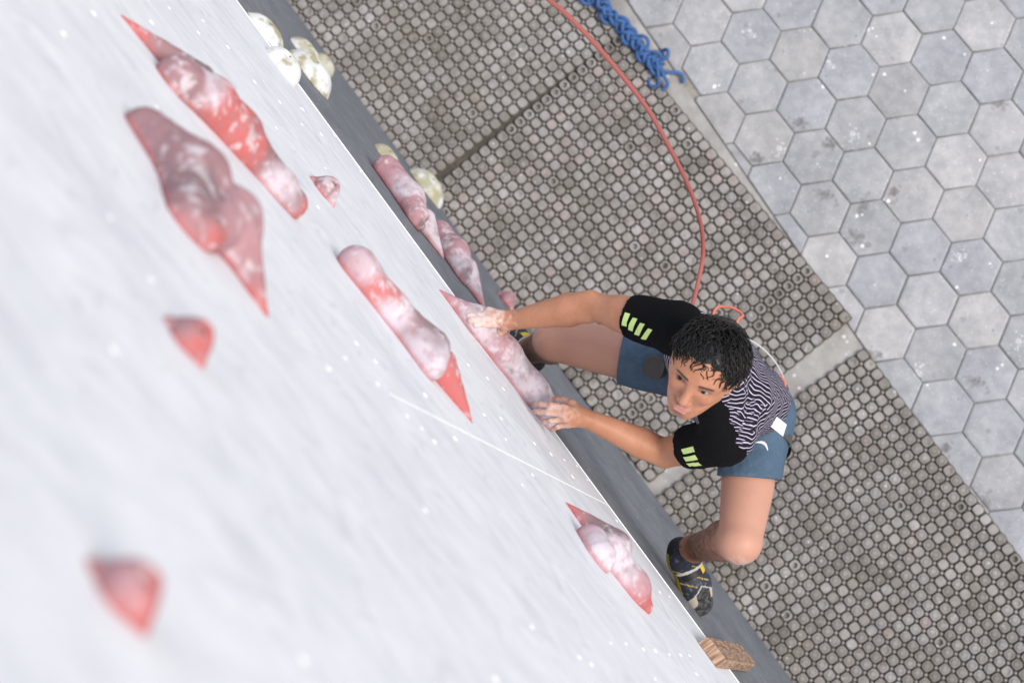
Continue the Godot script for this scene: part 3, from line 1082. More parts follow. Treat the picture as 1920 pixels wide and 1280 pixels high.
	for i in secs.size() - 1:
		for k in prof.size():
			var k2 := (k + 1) % prof.size()
			var jag := 0.03 if i == 0 else 0.0
			var a := Vector3(prof[k].x * secs[i][1], secs[i][0] + jag * sin(k * 2.3), prof[k].y)
			var b := Vector3(prof[k2].x * secs[i][1], secs[i][0] + jag * sin(k2 * 2.3), prof[k2].y)
			var c := Vector3(prof[k2].x * secs[i + 1][1], secs[i + 1][0], prof[k2].y)
			var d := Vector3(prof[k].x * secs[i + 1][1], secs[i + 1][0], prof[k].y)
			for p in [a, c, b, a, d, c]:
				st.add_vertex(p)
	for k in range(1, prof.size() - 1):
		for p in [prof[0], prof[k + 1], prof[k]]:
			st.add_vertex(Vector3(p.x * 0.96, 0.43, p.y))
	st.generate_normals()
	put(st.commit(), "block", M.wood, tb)
	for y in [0.25, -0.25]:
		bolt(tb, Vector3(0.0, y, 0.035), 0.007, Vector3(0, 0, 1))


# ------------------------------------------------------------------ ropes
func build_ropes() -> void:
	var pts := [Vector3(1.255, 2.205, 0.520), Vector3(1.345, 2.24, 0.545), Vector3(1.361, 2.25, 0.571), Vector3(1.419, 2.20, 0.629), Vector3(1.472, 2.20, 0.686), Vector3(1.514, 2.30, 0.730), Vector3(1.552, 2.45, 0.759), Vector3(1.593, 2.60, 0.778), Vector3(1.640, 2.80, 0.793), Vector3(1.692, 3.00, 0.804), Vector3(1.748, 3.20, 0.801), Vector3(1.802, 3.40, 0.792), Vector3(1.847, 3.55, 0.779), Vector3(1.862, 3.65, 0.767), Vector3(1.88, 3.9, 0.75), Vector3(1.95, 5.0, 0.70), Vector3(2.05, 8.0, 0.62), Vector3(2.15, 12.0, 0.5)]
	var st := new_st()
	tube(st, smooth_path(pts, 8), 0.0062, 10)
	var r := put(done(st), "climbing_rope", M.rope_red)
	tag(r, "thin red climbing rope arching from the climber's back up out of view", "rope")
	# blue chain of rope at the mat's edge
	var ctr := smooth_path([Vector3(3.20, 0.03, 0.945), Vector3(3.06, 0.03, 0.955), Vector3(2.93, 0.032, 0.968), Vector3(2.80, 0.03, 0.985), Vector3(2.70, 0.03, 0.985), Vector3(2.63, 0.028, 1.0)], 24)
	var bs := new_st()
	var n := ctr.size()
	for strand in 4:
		var path := PackedVector3Array()
		for i in n:
			var t := float(i) / (n - 1)
			var d := (ctr[mini(i + 1, n - 1)] - ctr[maxi(i - 1, 0)]).normalized()
			var side := d.cross(Vector3.UP).normalized()
			var ph := t * 30.0 + strand * TAU / 4.0
			var w := 0.021 + 0.006 * sin(t * 23.0 + strand)
			path.append(ctr[i] + side * sin(ph) * w + Vector3.UP * (0.013 * sin(ph * 2.0 + strand * 0.8) + 0.006))
		tube(bs, path, 0.0078, 7)
	# loops sticking out of the chain
	for k in 11:
		var i := int((k + 0.5) / 11.0 * (n - 4))
		var c := ctr[i]
		var d := (ctr[i + 2] - c).normalized()
		var side := d.cross(Vector3.UP).normalized() * (1.0 if k % 2 == 0 else -1.0)
		var g := rng.randf_range(0.030, 0.040)
		var path := smooth_path([c - d * 0.02 + side * 0.008, c - d * 0.004 + side * g * 0.8 + Vector3.UP * 0.012, c + d * 0.02 + side * g + Vector3.UP * 0.008, c + d * 0.04 + side * g * 0.6, c + d * 0.045 + side * 0.004 + Vector3.UP * 0.012], 6)
		tube(bs, path, 0.0075, 7)
	# loose ends
	var tail := ctr[n - 1]
	var ends := [
		[Vector3(0.02, 0.01, -0.02), Vector3(-0.03, 0.02, 0.0), Vector3(-0.055, 0.004, 0.035), Vector3(-0.075, -0.012, 0.045), Vector3(-0.10, -0.018, 0.03)],
		[Vector3(0.02, 0.01, 0.0), Vector3(-0.02, 0.018, -0.025), Vector3(-0.05, 0.0, -0.05), Vector3(-0.03, -0.008, -0.075), Vector3(0.0, -0.01, -0.06)],
		[Vector3(0.0, 0.012, 0.0), Vector3(-0.03, 0.02, -0.01), Vector3(-0.07, 0.002, -0.02), Vector3(-0.075, -0.004, -0.05)],
		[Vector3(0.03, 0.012, 0.01), Vector3(0.01, 0.02, 0.04), Vector3(0.035, 0.008, 0.06), Vector3(0.05, -0.012, 0.045), Vector3(0.03, -0.014, 0.02)],
	]
	for e in ends:
		var q := []
		for p in e:
			q.append(tail + p)
		tube(bs, smooth_path(q, 7), 0.0075, 7)
	var br := put(done(bs), "coiled_rope", M.rope_blue)
	tag(br, "blue rope braided into a chain on the ground at the mat's edge", "rope")


# ------------------------------------------------------------------ the climber
const SR := Vector3(1.268, 2.615, 0.515)
const ER := Vector3(1.487, 2.509, 0.359)
const WR := Vector3(1.605, 2.445, 0.158)
const SL := Vector3(0.958, 2.545, 0.448)
const EL := Vector3(1.062, 2.345, 0.268)
const WL := Vector3(1.256, 2.467, 0.158)
const HR := Vector3(1.205, 2.125, 0.505)
const HL := Vector3(1.018, 2.050, 0.515)
const KR := Vector3(1.535, 2.235, 0.203)
const AR := Vector3(1.640, 1.853, 0.102)
const KL := Vector3(0.752, 2.222, 0.281)
const AL := Vector3(0.852, 1.934, 0.142)
const NECK := Vector3(1.105, 2.66, 0.520)
const HEAD := Vector3(1.089, 2.868, 0.508)
const HLEFT := Vector3(-0.9153, -0.1278, 0.3819)
const HUP := Vector3(0.2230, 0.6290, 0.7447)
const HFWD := Vector3(-0.3354, 0.7668, -0.5473)
const HS := 1.06
const ROOT := Vector3(1.2, 1.75, 0.10)

func hd(x: float, y: float, z: float) -> Vector3:
	return HEAD + (HLEFT * x + HUP * y + HFWD * z) * HS


func skin_tint(p: Vector3, n: Vector3) -> Color:
	var c := Color(0.41, 0.185, 0.105)
	var u := chalk_a.get_noise_3dv(p * 1.5)
	c = c.lerp(Color(0.47, 0.225, 0.14), clampf(0.5 + u, 0, 1))
	c = c.lerp(Color(0.36, 0.14, 0.085), clampf(chalk_b.get_noise_3dv(p * 3.2) * 0.55, 0, 0.35))
	# thighs see less sun than arms
	if p.distance_to(HR.lerp(KR, 0.7)) < 0.22 or p.distance_to(HL.lerp(KL, 0.7)) < 0.24:
		c = c.lerp(Color(0.54, 0.30, 0.23), 0.7)
	# hair on the shins
	for s in [[KR, AR], [KL, AL]]:
		var a: Vector3 = s[0]
		var b: Vector3 = s[1]
		var t := clampf((p - a).dot(b - a) / (b - a).length_squared(), 0, 1)
		if t > 0.05:
			c = c.lerp(Color(0.075, 0.04, 0.027), clampf(0.60 + 0.5 * chalk_b.get_noise_3dv(p * 2.5), 0, 0.85) * smoothstep(0.05, 0.3, t) * clampf((0.95 - t) * 8.0, 0, 1) * smoothstep(0.11, 0.07, p.distance_to(a.lerp(b, t))))
	# chalk on hands and knees
	var chalk := 0.0
	for s in [[Vector3(1.66, 2.47, 0.075), 0.075, 0.75], [Vector3(1.32, 2.48, 0.08), 0.06, 0.5], [KL + Vector3(-0.045, 0.0, -0.035), 0.035, 0.5], [KR + Vector3(0.03, 0.0, -0.02), 0.045, 0.25]]:
		chalk = maxf(chalk, s[2] * clampf(1.4 - p.distance_to(s[0]) / s[1] + chalk_b.get_noise_3dv(p * 2.0) * 0.9, 0, 1))
	c = c.lerp(Color(0.68, 0.58, 0.57), clampf(chalk, 0, 0.8))
	# face
	var f := (p - HEAD) / HS
	var x := f.dot(HLEFT)
	var y := f.dot(HUP)
	var z := f.dot(HFWD)
	if z > 0.03 and y > -0.13 and y < 0.1 and absf(x) < 0.1:
		var ax := absf(x)
		var brow := clampf(1.0 - absf(y - 0.028 + (ax - 0.03) * (ax - 0.03) * 6.0) / 0.0055, 0, 1) * clampf((ax - 0.012) * 200.0, 0, 1) * clampf((0.055 - ax) * 120.0, 0, 1)
		c = c.lerp(Color(0.02, 0.013, 0.011), clampf(brow * 1.5, 0, 0.92))
		var lid := clampf(1.0 - Vector2((ax - 0.032) / 0.019, (y - 0.010) / 0.0075).length(), 0, 1)
		c = c.lerp(Color(0.16, 0.07, 0.05), clampf(lid * 2.0, 0, 0.7))
		var lips := clampf(1.6 - Vector2(x / 0.027, (y + 0.067) / 0.0115).length() * 1.3, 0, 1)
		c = c.lerp(Color(0.52, 0.235, 0.22), lips * 0.9)
		var tash := clampf(1.4 - Vector2(x / 0.03, (y + 0.051) / 0.007).length(), 0, 1)
		c = c.lerp(Color(0.09, 0.045, 0.035), tash * 0.6 * clampf(0.7 + chalk_b.get_noise_3dv(p * 5.0), 0, 1))
		var chin := clampf(1.3 - Vector2(x / 0.02, (y + 0.092) / 0.012).length(), 0, 1)
		c = c.lerp(Color(0.12, 0.06, 0.045), chin * 0.5)
		var cheek := clampf(1.2 - Vector2((ax - 0.04) / 0.03, (y + 0.025) / 0.03).length(), 0, 1)
		c = c.lerp(Color(0.50, 0.22, 0.15), cheek * 0.4)
	return c


func finger(f: Field, a: Vector3, b: Vector3, c: Vector3, r: float) -> void:
	# knuckle, middle joint, tip; the last joint lies between b and c
	f.cap(a, b, r * 1.08, r, 0.006)
	var m := b.lerp(c, 0.52) + (b - a).normalized() * 0.004
	f.cap(b, m, r, r * 0.92, 0.004)
	f.cap(m, c, r * 0.92, r * 0.82, 0.004)


func body_field() -> Field:
	var f := Field.new()
	# torso
	var side := (SR - SL).normalized()
	var chest := (SR + SL) * 0.5
	var back := Vector3(0, 0, 1)
	f.cap(SR - side * 0.035 + Vector3(0, -0.02, 0.015), SL + side * 0.035 + Vector3(0, -0.02, 0.02), 0.060, 0.060, 0.03)
	f.cap(chest + side * 0.065 + Vector3(0, -0.09, 0.035), HR + Vector3(-0.02, 0.12, 0.04), 0.100, 0.082, 0.05)
	f.cap(chest - side * 0.065 + Vector3(0, -0.09, 0.045), HL + Vector3(0.03, 0.14, 0.035), 0.100, 0.082, 0.05)
	f.cap(NECK + Vector3(0, -0.05, 0.01), chest + Vector3(0, -0.12, 0.02), 0.07, 0.09, 0.04)
	f.cap(HR + Vector3(-0.02, 0.02, 0.02), HL + Vector3(0.02, 0.03, 0.02), 0.095, 0.095, 0.05)
	f.cap(NECK + side * 0.03, SR + side * -0.03 + Vector3(0, 0.012, 0), 0.045, 0.042, 0.03)
	f.cap(NECK - side * 0.03, SL + side * 0.03 + Vector3(0, 0.012, 0), 0.045, 0.042, 0.03)
	# neck
	f.cap(NECK, hd(0, -0.05, -0.035), 0.055, 0.055, 0.03)
	# right arm
	f.cap(SR, ER, 0.053, 0.040, 0.03)
	f.cap(SR.lerp(ER, 0.45), SR.lerp(ER, 0.62), 0.047, 0.045, 0.03)
	f.cap(ER, ER.lerp(WR, 0.28), 0.040, 0.047, 0.007)
	f.cap(ER.lerp(WR, 0.28), WR, 0.047, 0.027, 0.008)
	f.cap(ER + Vector3(0.012, 0.022, 0.012), ER.lerp(WR, 0.55) + Vector3(0.014, 0.018, 0.008), 0.024, 0.016, 0.012)
	f.cap(ER + Vector3(-0.02, 0.010, -0.022), ER.lerp(WR, 0.5) + Vector3(-0.016, 0.012, -0.008), 0.022, 0.014, 0.010)
	f.cap(ER.lerp(WR, 0.6) + Vector3(0.004, 0.02, 0.0), WR + Vector3(0.0, 0.017, 0.0), 0.010, 0.009, 0.010)
	# left arm
	f.cap(SL, EL, 0.053, 0.042, 0.03)
	f.cap(SL.lerp(EL, 0.45), SL.lerp(EL, 0.6), 0.047, 0.046, 0.03)
	f.cap(EL, EL.lerp(WL, 0.3), 0.040, 0.043, 0.006)
	f.cap(EL.lerp(WL, 0.3), WL, 0.043, 0.026, 0.008)
	f.cap(EL + Vector3(-0.004, 0.026, 0.0), EL.lerp(WL, 0.55) + Vector3(-0.006, 0.018, -0.008), 0.022, 0.014, 0.012)
	f.cap(EL.lerp(WL, 0.6) + Vector3(0.0, 0.018, 0.0), WL + Vector3(0.0, 0.016, 0.0), 0.010, 0.009, 0.010)
	# legs
	for s in [[HR, KR, AR], [HL, KL, AL]]:
		var h: Vector3 = s[0]
		var k: Vector3 = s[1]
		var an: Vector3 = s[2]
		f.cap(h, k, 0.088, 0.052, 0.03)
		f.cap(h.lerp(k, 0.55), k, 0.068, 0.054, 0.03)
		f.ball(k + (k - h.lerp(an, 0.5)).normalized() * 0.008, 0.052, 0.02)
		var calf := (h - k).normalized()
		f.cap(k, k.lerp(an, 0.34) + calf * 0.014, 0.048, 0.053, 0.02)
		f.cap(k.lerp(an, 0.34) + calf * 0.014, an, 0.052, 0.034, 0.03)
		f.cap(k, an, 0.042, 0.032, 0.03)
		f.ball(an, 0.036, 0.02)
	return f


func head_field(f: Field) -> void:
	f.cap(hd(0, 0.032, -0.04), hd(0, 0.036, 0.022), 0.080 * HS, 0.076 * HS, 0.02)
	f.cap(hd(0, 0.0, 0.028), hd(0, -0.055, 0.036), 0.060 * HS, 0.047 * HS, 0.03)
	for s in [-1.0, 1.0]:
		f.cap(hd(0.05 * s, -0.045, 0.0), hd(0.020 * s, -0.083, 0.048), 0.022 * HS, 0.017 * HS, 0.03)
		f.cap(hd(0.040 * s, -0.018, 0.062), hd(0.055 * s, -0.010, 0.035), 0.019 * HS, 0.018 * HS, 0.02)
		f.cap(hd(0.018 * s, 0.029, 0.082), hd(0.046 * s, 0.027, 0.064), 0.010 * HS, 0.012 * HS, 0.02)
		f.cap(hd(0.024 * s, 0.008, 0.0975), hd(0.042 * s, 0.008, 0.090), 0.0095 * HS, 0.0095 * HS, 0.012, 1)
		f.cap(hd(0.021 * s, 0.0165, 0.0835), hd(0.046 * s, 0.0145, 0.0715), 0.0045 * HS, 0.0045 * HS, 0.006)
		f.ball(hd(0.012 * s, -0.037, 0.094), 0.0085 * HS, 0.008)
		f.cap(hd(0.078 * s, 0.022, -0.016), hd(0.074 * s, -0.022, -0.004), 0.0125 * HS, 0.009 * HS, 0.008)
		f.cap(hd(0.087 * s, 0.022, -0.022), hd(0.082 * s, -0.012, -0.018), 0.007 * HS, 0.006 * HS, 0.006)
	f.cap(hd(0, 0.016, 0.082), hd(0, -0.030, 0.106), 0.009 * HS, 0.0125 * HS, 0.012)
	f.cap(hd(-0.018, -0.063, 0.080), hd(0.018, -0.063, 0.080), 0.0085 * HS, 0.0085 * HS, 0.010)
	f.cap(hd(-0.012, -0.062, 0.0885), hd(0.012, -0.062, 0.0885), 0.0055 * HS, 0.0055 * HS, 0.005)
	f.cap(hd(-0.012, -0.0735, 0.0865), hd(0.012, -0.0735, 0.0865), 0.0062 * HS, 0.0062 * HS, 0.004)
	f.cap(hd(-0.010, -0.093, 0.058), hd(0.010, -0.093, 0.058), 0.0165 * HS, 0.0165 * HS, 0.02)


func hands_field(f: Field) -> void:
	# right hand: knuckles, middle joints and tips, little finger last
	var mr := [Vector3(1.627, 2.472, 0.104), Vector3(1.643, 2.478, 0.106), Vector3(1.657, 2.473, 0.111), Vector3(1.667, 2.460, 0.119)]
	var pr := [Vector3(1.648, 2.489, 0.070), Vector3(1.668, 2.492, 0.066), Vector3(1.683, 2.486, 0.069), Vector3(1.690, 2.472, 0.080)]
	var tr := [Vector3(1.640, 2.449, 0.052), Vector3(1.660, 2.450, 0.046), Vector3(1.678, 2.446, 0.048), Vector3(1.692, 2.440, 0.056)]
	var ml := [Vector3(1.306, 2.502, 0.130), Vector3(1.294, 2.502, 0.120), Vector3(1.281, 2.492, 0.114), Vector3(1.267, 2.477, 0.113)]
	var pl := [Vector3(1.333, 2.512, 0.105), Vector3(1.322, 2.512, 0.088), Vector3(1.302, 2.494, 0.081), Vector3(1.280, 2.480, 0.084)]
	var tl := [Vector3(1.366, 2.486, 0.074), Vector3(1.353, 2.484, 0.057), Vector3(1.318, 2.466, 0.058), Vector3(1.287, 2.455, 0.063)]
	var rad := [0.0088, 0.0090, 0.0085, 0.0076]
	for h in [[WR, mr, pr, tr, Vector3(1.602, 2.432, 0.112), Vector3(1.607, 2.418, 0.086), Vector3(1.612, 2.412, 0.060)],
			[WL, ml, pl, tl, Vector3(1.306, 2.470, 0.152), Vector3(1.336, 2.448, 0.138), Vector3(1.358, 2.430, 0.116)]]:
		var w: Vector3 = h[0]
		for k in 4:
			f.cap(w.lerp(h[1][k], 0.12), h[1][k], 0.0175, 0.0115, 0.014)
		for k in 4:
			finger(f, h[1][k], h[2][k], h[3][k], rad[k])
		f.cap(w.lerp(h[1][0], 0.2), h[4], 0.017, 0.0145, 0.012)
		f.cap(h[4], h[5], 0.0125, 0.0105, 0.006)
		f.cap(h[5], h[6], 0.0105, 0.0085, 0.004)


func box_of(pts: Array, pad: float) -> Array:
	var lo := Vector3.ONE * 99
	var hi := -lo
	for p in pts:
		lo = lo.min(p)
		hi = hi.max(p)
	return [lo - Vector3.ONE * pad, hi + Vector3.ONE * pad]


func strip(pts: Array, w: Vector3, thick: Vector3, per := 6) -> ArrayMesh:
	# a flat band along pts: half width w, half thickness thick
	var path := smooth_path(pts, per)
	var st := new_st()
	st.set_smooth_group(-1)
	for i in path.size() - 1:
		var a := path[i]
		var b := path[i + 1]
		var q := [a - w - thick, a + w - thick, a + w + thick, a - w + thick]
		var r := [b - w - thick, b + w - thick, b + w + thick, b - w + thick]
		for k in 4:
			var k2 := (k + 1) % 4
			for p in [q[k], r[k2], q[k2], q[k], r[k], r[k2]]:
				st.add_vertex(p)
		if i == 0:
			for p in [q[0], q[1], q[2], q[0], q[2], q[3]]:
				st.add_vertex(p)
		if i == path.size() - 2:
			for p in [r[0], r[2], r[1], r[0], r[3], r[2]]:
				st.add_vertex(p)
	st.generate_normals()
	return st.commit()


func build_person() -> void:
	var root := base("person", Transform3D(Basis.IDENTITY, ROOT))
	tag(root, "climber in black striped shirt and blue-grey shorts gripping the chalky pink hold", "person")
	# ---- skin: one surface, finer at the head and hands
	var f := body_field()
	var plain := Field.new()
	head_field(f)
	hands_field(f)
	var s := Surf.new()
	var rdir := (Vector3(1.65, 2.475, 0.10) - WR).normalized()
	var ldir := (Vector3(1.29, 2.497, 0.12) - WL).normalized()
	var hdir := HUP
	var hcut := hd(0, -0.07, -0.06)
	var rc := WR - rdir * 0.012
	var lc := WL - ldir * 0.012
	var nodir := (HUP * 0.75 + HFWD * 0.66).normalized()
	var bx := box_of([SR, SL, ER, EL, WR, WL, HR, HL, KR, KL, AR, AL, NECK], 0.13)
	net(f, bx[0], bx[1], 0.0065, [[-rdir, rc, 0.2], [-ldir, lc, 0.2], [-nodir, hcut, 0.4]], ROOT, skin_tint, s)
	var hb := box_of([hd(0, 0, 0)], 0.165)
	net(f, hb[0], hb[1], 0.0032, [[nodir, hcut, 9.0]], ROOT, skin_tint, s)
	var rb := box_of([WR, Vector3(1.66, 2.47, 0.08), Vector3(1.69, 2.44, 0.05), Vector3(1.605, 2.41, 0.06)], 0.035)
	net(f, rb[0], rb[1], 0.003, [[rdir, rc, 9.0]], ROOT, skin_tint, s)
	var lb := box_of([WL, Vector3(1.36, 2.43, 0.06), Vector3(1.28, 2.46, 0.06), Vector3(1.33, 2.51, 0.12)], 0.035)
	net(f, lb[0], lb[1], 0.003, [[ldir, lc, 9.0]], ROOT, skin_tint, s)
	put(surf_mesh(s), "body", M.skin, root)
	# ---- eyes
	for e in [-1.0, 1.0]:
		var sm := SphereMesh.new()
		sm.radius = 0.0115 * HS
		sm.height = 0.023 * HS
		sm.radial_segments = 20
		sm.rings = 10
		var eye := put(sm, "eye", M.eye, root)
		eye.position = hd(0.0325 * e, 0.007, 0.0738) - ROOT
		var im := SphereMesh.new()
		im.radius = 0.0068 * HS
		im.height = 0.0136 * HS
		im.radial_segments = 14
		im.rings = 7
		var iris := put(im, "iris", M.iris, eye)
		iris.position = (HFWD * 0.72 + HUP * 0.12 - HLEFT * 0.30).normalized() * 0.0082 * HS
	hair(root)
	clothes(root, f)
	shoes(root)
	harness(root)


func hair(root: Node3D) -> void:
	var st := new_st()
	# scalp cover
	var crown := hd(0.0, 0.10, -0.055)
	var c := hd(0, 0.036, -0.012)
	var jit := noise(301, 9.0, 2)
	var count := 0
	var tries := 0
	while count < 2300 and tries < 12000:
		tries += 1
		var z := rng.randf_range(-0.35, 1.0)
		var an := rng.randf() * TAU
		var rr := sqrt(1.0 - z * z)
		var loc := Vector3(rr * cos(an), z, rr * sin(an))   # left, up, forward
		# hairline: forehead, ears and nape stay clear
		if loc.z > 0.62 and loc.y < 0.48:
			continue
		if loc.z > 0.2 and loc.y < 0.22:
			continue
		if absf(loc.x) > 0.75 and loc.y < 0.05 and loc.z > -0.35:
			continue
		var rootp := c + (HLEFT * loc.x * 0.080 + HUP * loc.y * 0.083 + HFWD * loc.z * 0.094) * HS
		var out := (HLEFT * loc.x / 0.080 + HUP * loc.y / 0.083 + HFWD * loc.z / 0.094).normalized()
		var flow := (rootp - crown)
		flow = (flow - out * flow.dot(out)).normalized()
		flow = (flow + HFWD * 0.35 + Vector3(rng.randfn(0, 0.35), rng.randfn(0, 0.35), rng.randfn(0, 0.35)))
		flow = (flow - out * flow.dot(out)).normalized()
		var len := rng.randf_range(0.038, 0.062)
		if loc.y < 0.2:
			len *= 0.6
		if loc.z > 0.35:
			len *= 0.84
		var sidew := out.cross(flow)
		var path := PackedVector3Array()
		var ph := rng.randf() * TAU
		var wave := rng.randf_range(0.003, 0.0075)
		var lift := rng.randf_range(0.010, 0.024) * (0.6 if loc.y < 0.2 else 1.0)
		for k in 8:
			var t := k / 7.0
			var p := rootp - out * 0.004 + flow * len * t + out * (lift * sin(minf(t * 2.2, 1.6)) - 0.012 * t * t) + sidew * wave * sin(ph + t * 7.0) * t * 2.0 + out * wave * 0.7 * cos(ph + t * 6.0) * t
			# do not dip into the skull
			var q := p - c
			var e := Vector3(q.dot(HLEFT) / 0.083, q.dot(HUP) / 0.086, q.dot(HFWD) / 0.097) / HS
			if e.length() < 1.03:
				p = c + q * (1.03 / maxf(e.length(), 0.2))
			path.append(p - ROOT)
		var thick := rng.randf_range(0.0014, 0.0030)
		tube(st, path, func(t): return thick * (1.0 - 0.85 * t * t) + 0.0003, 4)
		count += 1
	st.index()
	st.generate_normals()
	var h := put(st.commit(), "hair", M.hair, root)
	# cap under the strands
	var f := Field.new()
	f.cap(hd(0, 0.040, -0.046), hd(0, 0.045, 0.014), 0.083 * HS, 0.078 * HS, 0.02)
	f.cap(hd(-0.05, 0.01, -0.055), hd(0.05, 0.01, -0.055), 0.045 * HS, 0.045 * HS, 0.03)
	f.cut((HFWD * 0.8 - HUP * 0.62).normalized(), hd(0, 0.062, 0.072))
	f.cut(-HUP, hd(0, -0.03, -0.05))
	f.noise = noise(9, 45.0, 2)
	f.amp = 0.004
	var s := Surf.new()
	var hb := box_of([hd(0, 0.02, -0.02)], 0.15)
	net(f, hb[0], hb[1], 0.005, [], ROOT, func(_p, _n): return Color.WHITE, s)
	put(surf_mesh(s), "scalp", M.hair, h)


func clothes(root: Node3D, body: Field) -> void:
	var side := (SR - SL).normalized()
	var chest := (SR + SL) * 0.5
	var white := func(_p, _n): return Color.WHITE
	# ---- shirt body
	var t := Field.new()
	var puff := 0.012
	t.cap(SR - side * 0.035 + Vector3(0, -0.025, 0.015), SL + side * 0.035 + Vector3(0, -0.025, 0.02), 0.060 + puff, 0.060 + puff, 0.03)
	t.cap(chest + side * 0.065 + Vector3(0, -0.09, 0.035), HR + Vector3(-0.02, 0.10, 0.045), 0.102 + puff, 0.086 + puff, 0.05)
	t.cap(chest - side * 0.065 + Vector3(0, -0.09, 0.045), HL + Vector3(0.03, 0.12, 0.04), 0.102 + puff, 0.086 + puff, 0.05)
	t.cap(NECK + Vector3(0, -0.05, 0.01), chest + Vector3(0, -0.12, 0.02), 0.07 + puff, 0.09 + puff, 0.04)
	for w in [[SR, ER, 1.0], [SL, EL, -1.0]]:
		var e: Vector3 = w[0]
		t.cap(e + Vector3(0, -0.005, 0.006), e.lerp(w[1], 0.10) + Vector3(0, -0.005, 0.004), 0.060, 0.058, 0.03)
		t.cap(NECK + side * w[2] * 0.04, e + Vector3(0, 0.004, 0.002), 0.052, 0.056, 0.03)
	t.noise = noise(401, 13.0, 3, FastNoiseLite.TYPE_SIMPLEX_SMOOTH)
	t.amp = 0.006
	t.cut(Vector3(0, -1, 0), Vector3(0, 2.17, 0))
	t.cap(NECK + Vector3(0, 0.02, -0.01), hd(0, -0.05, -0.03), 0.060, 0.075, 0.01, 1)
	var s := Surf.new()
	var bb := box_of([SR, SL, HR, HL, NECK], 0.15)
	net(t, bb[0], bb[1], 0.0065, [], ROOT, white, s)
	var shirt := put(surf_mesh(s), "shirt", M.stripes, root)
	shirt.set_meta("label", "dark shirt body with fine white stripes")
	# ---- sleeves, black, running up to the collar
	for w in [[SR, ER, 0.52, 1.0], [SL, EL, 0.62, -1.0]]:
		var sh: Vector3 = w[0]
		var el: Vector3 = w[1]
		var q: float = w[2]
		var sg: float = w[3]
		var ax := (el - sh).normalized()
		var f := Field.new()
		f.cap(sh.lerp(el, 0.0 if sg > 0 else 0.06) + Vector3(0, 0, 0.0 if sg > 0 else -0.006), sh.lerp(el, q + 0.06), 0.069, 0.060, 0.02)
		f.cap(NECK + side * sg * 0.055 + Vector3(0, -0.005, -0.012 if sg > 0 else -0.024), sh + Vector3(0, 0.004, 0.0 if sg > 0 else -0.018), 0.052, 0.067 if sg > 0 else 0.063, 0.03)
		f.cap(sh + Vector3(0, -0.04, -0.01), sh.lerp(el, 0.35) + Vector3(0, -0.02, 0), 0.055, 0.052, 0.03)
		f.noise = noise(411 + int(sg), 15.0, 3)
		f.amp = 0.005
		f.cut(ax, sh.lerp(el, q))
		f.cap(sh.lerp(el, q - 0.10), sh.lerp(el, q + 0.3), 0.050, 0.052, 0.006, 1)
		var ss := Surf.new()
		var sb := box_of([sh, el, NECK], 0.10)
		net(f, sb[0], sb[1], 0.006, [], ROOT, white, ss)
		var sl := put(surf_mesh(ss), "sleeve", M.black_cloth, root)
		# lime bars printed near the cuff, facing up
		var ids := PackedInt32Array(range(f.a.size()))
		var upv := (Vector3(-0.18, 0.97, 0.03) - ax * Vector3(-0.18, 0.97, 0.03).dot(ax)).normalized()
		var across := ax.cross(upv).normalized()
		var n := 4 if sg > 0 else 3
		for i in n:
			var st := new_st()
			var a0 := (-0.42 + 0.0 * i) if sg > 0 else -0.35
			var u0 := q - 0.10 - i * (0.070 if sg > 0 else 0.0)
			var grid := []
			for a in 6:
				var row := []
				for b in 4:
					var along: float
					var ang: float
					if sg > 0:
						along = u0 + (b / 3.0) * 0.058 - (a / 5.0) * (0.01 + 0.030 * i)
						ang = -0.50 + a / 5.0 * 0.58 - i * 0.13
					else:
						along = q - 0.17 + i * 0.03 - (a / 5.0) * 0.20
						ang = 0.05 - i * 0.34 - (b / 3.0) * 0.22
					var dirv := upv * cos(ang) + across * sin(ang)
					var p := sh.lerp(el, along) + dirv * 0.11
					for k in 24:
						p -= dirv * maxf(f.value(p, ids), -0.002) * 0.9
					row.append(p + dirv * 0.0014 - ROOT)
				grid.append(row)
			st.set_smooth_group(0)
			for a in 5:
				for b in 3:
					for p in [grid[a][b], grid[a + 1][b + 1], grid[a][b + 1], grid[a][b], grid[a + 1][b], grid[a + 1][b + 1]]:
						st.add_vertex(p)
			put(done(st), "printed_bar", M.lime, sl)
	# ---- shorts
	var g := Field.new()
	g.cap(HR + Vector3(-0.02, 0.03, 0.02), HL + Vector3(0.02, 0.04, 0.02), 0.112, 0.112, 0.04)
	g.cap(HR, HR.lerp(KR, 0.68), 0.105, 0.086, 0.04)
	g.cap(HL, HL.lerp(KL, 0.60), 0.105, 0.090, 0.04)
	g.noise = noise(431, 16.0, 3, FastNoiseLite.TYPE_PERLIN)
	g.amp = 0.005
	g.cut(Vector3(0, 1, 0), Vector3(0, 2.33, 0))
	g.cap(HR.lerp(KR, 0.54), HR.lerp(KR, 0.9), 0.074, 0.070, 0.006, 1)
	g.cap(HL.lerp(KL, 0.45), HL.lerp(KL, 0.9), 0.078, 0.072, 0.006, 1)
	g.cut(((KR - HR) * Vector3(1, 0.4, 1)).normalized(), HR.lerp(KR, 0.57))
	g.cut(((KL - HL) * Vector3(1, -0.1, 1)).normalized(), HL.lerp(KL, 0.47))
	var gs := Surf.new()
	var gb := box_of([HR, HL, HR.lerp(KR, 0.6), HL.lerp(KL, 0.6)], 0.14)
	net(g, gb[0], gb[1], 0.0065, [], ROOT, white, gs)
	var sh2 := put(surf_mesh(gs), "shorts", M.shorts, root)
	# curved white mark on the left leg
	var mark := []
	var gi := PackedInt32Array(range(g.a.size()))
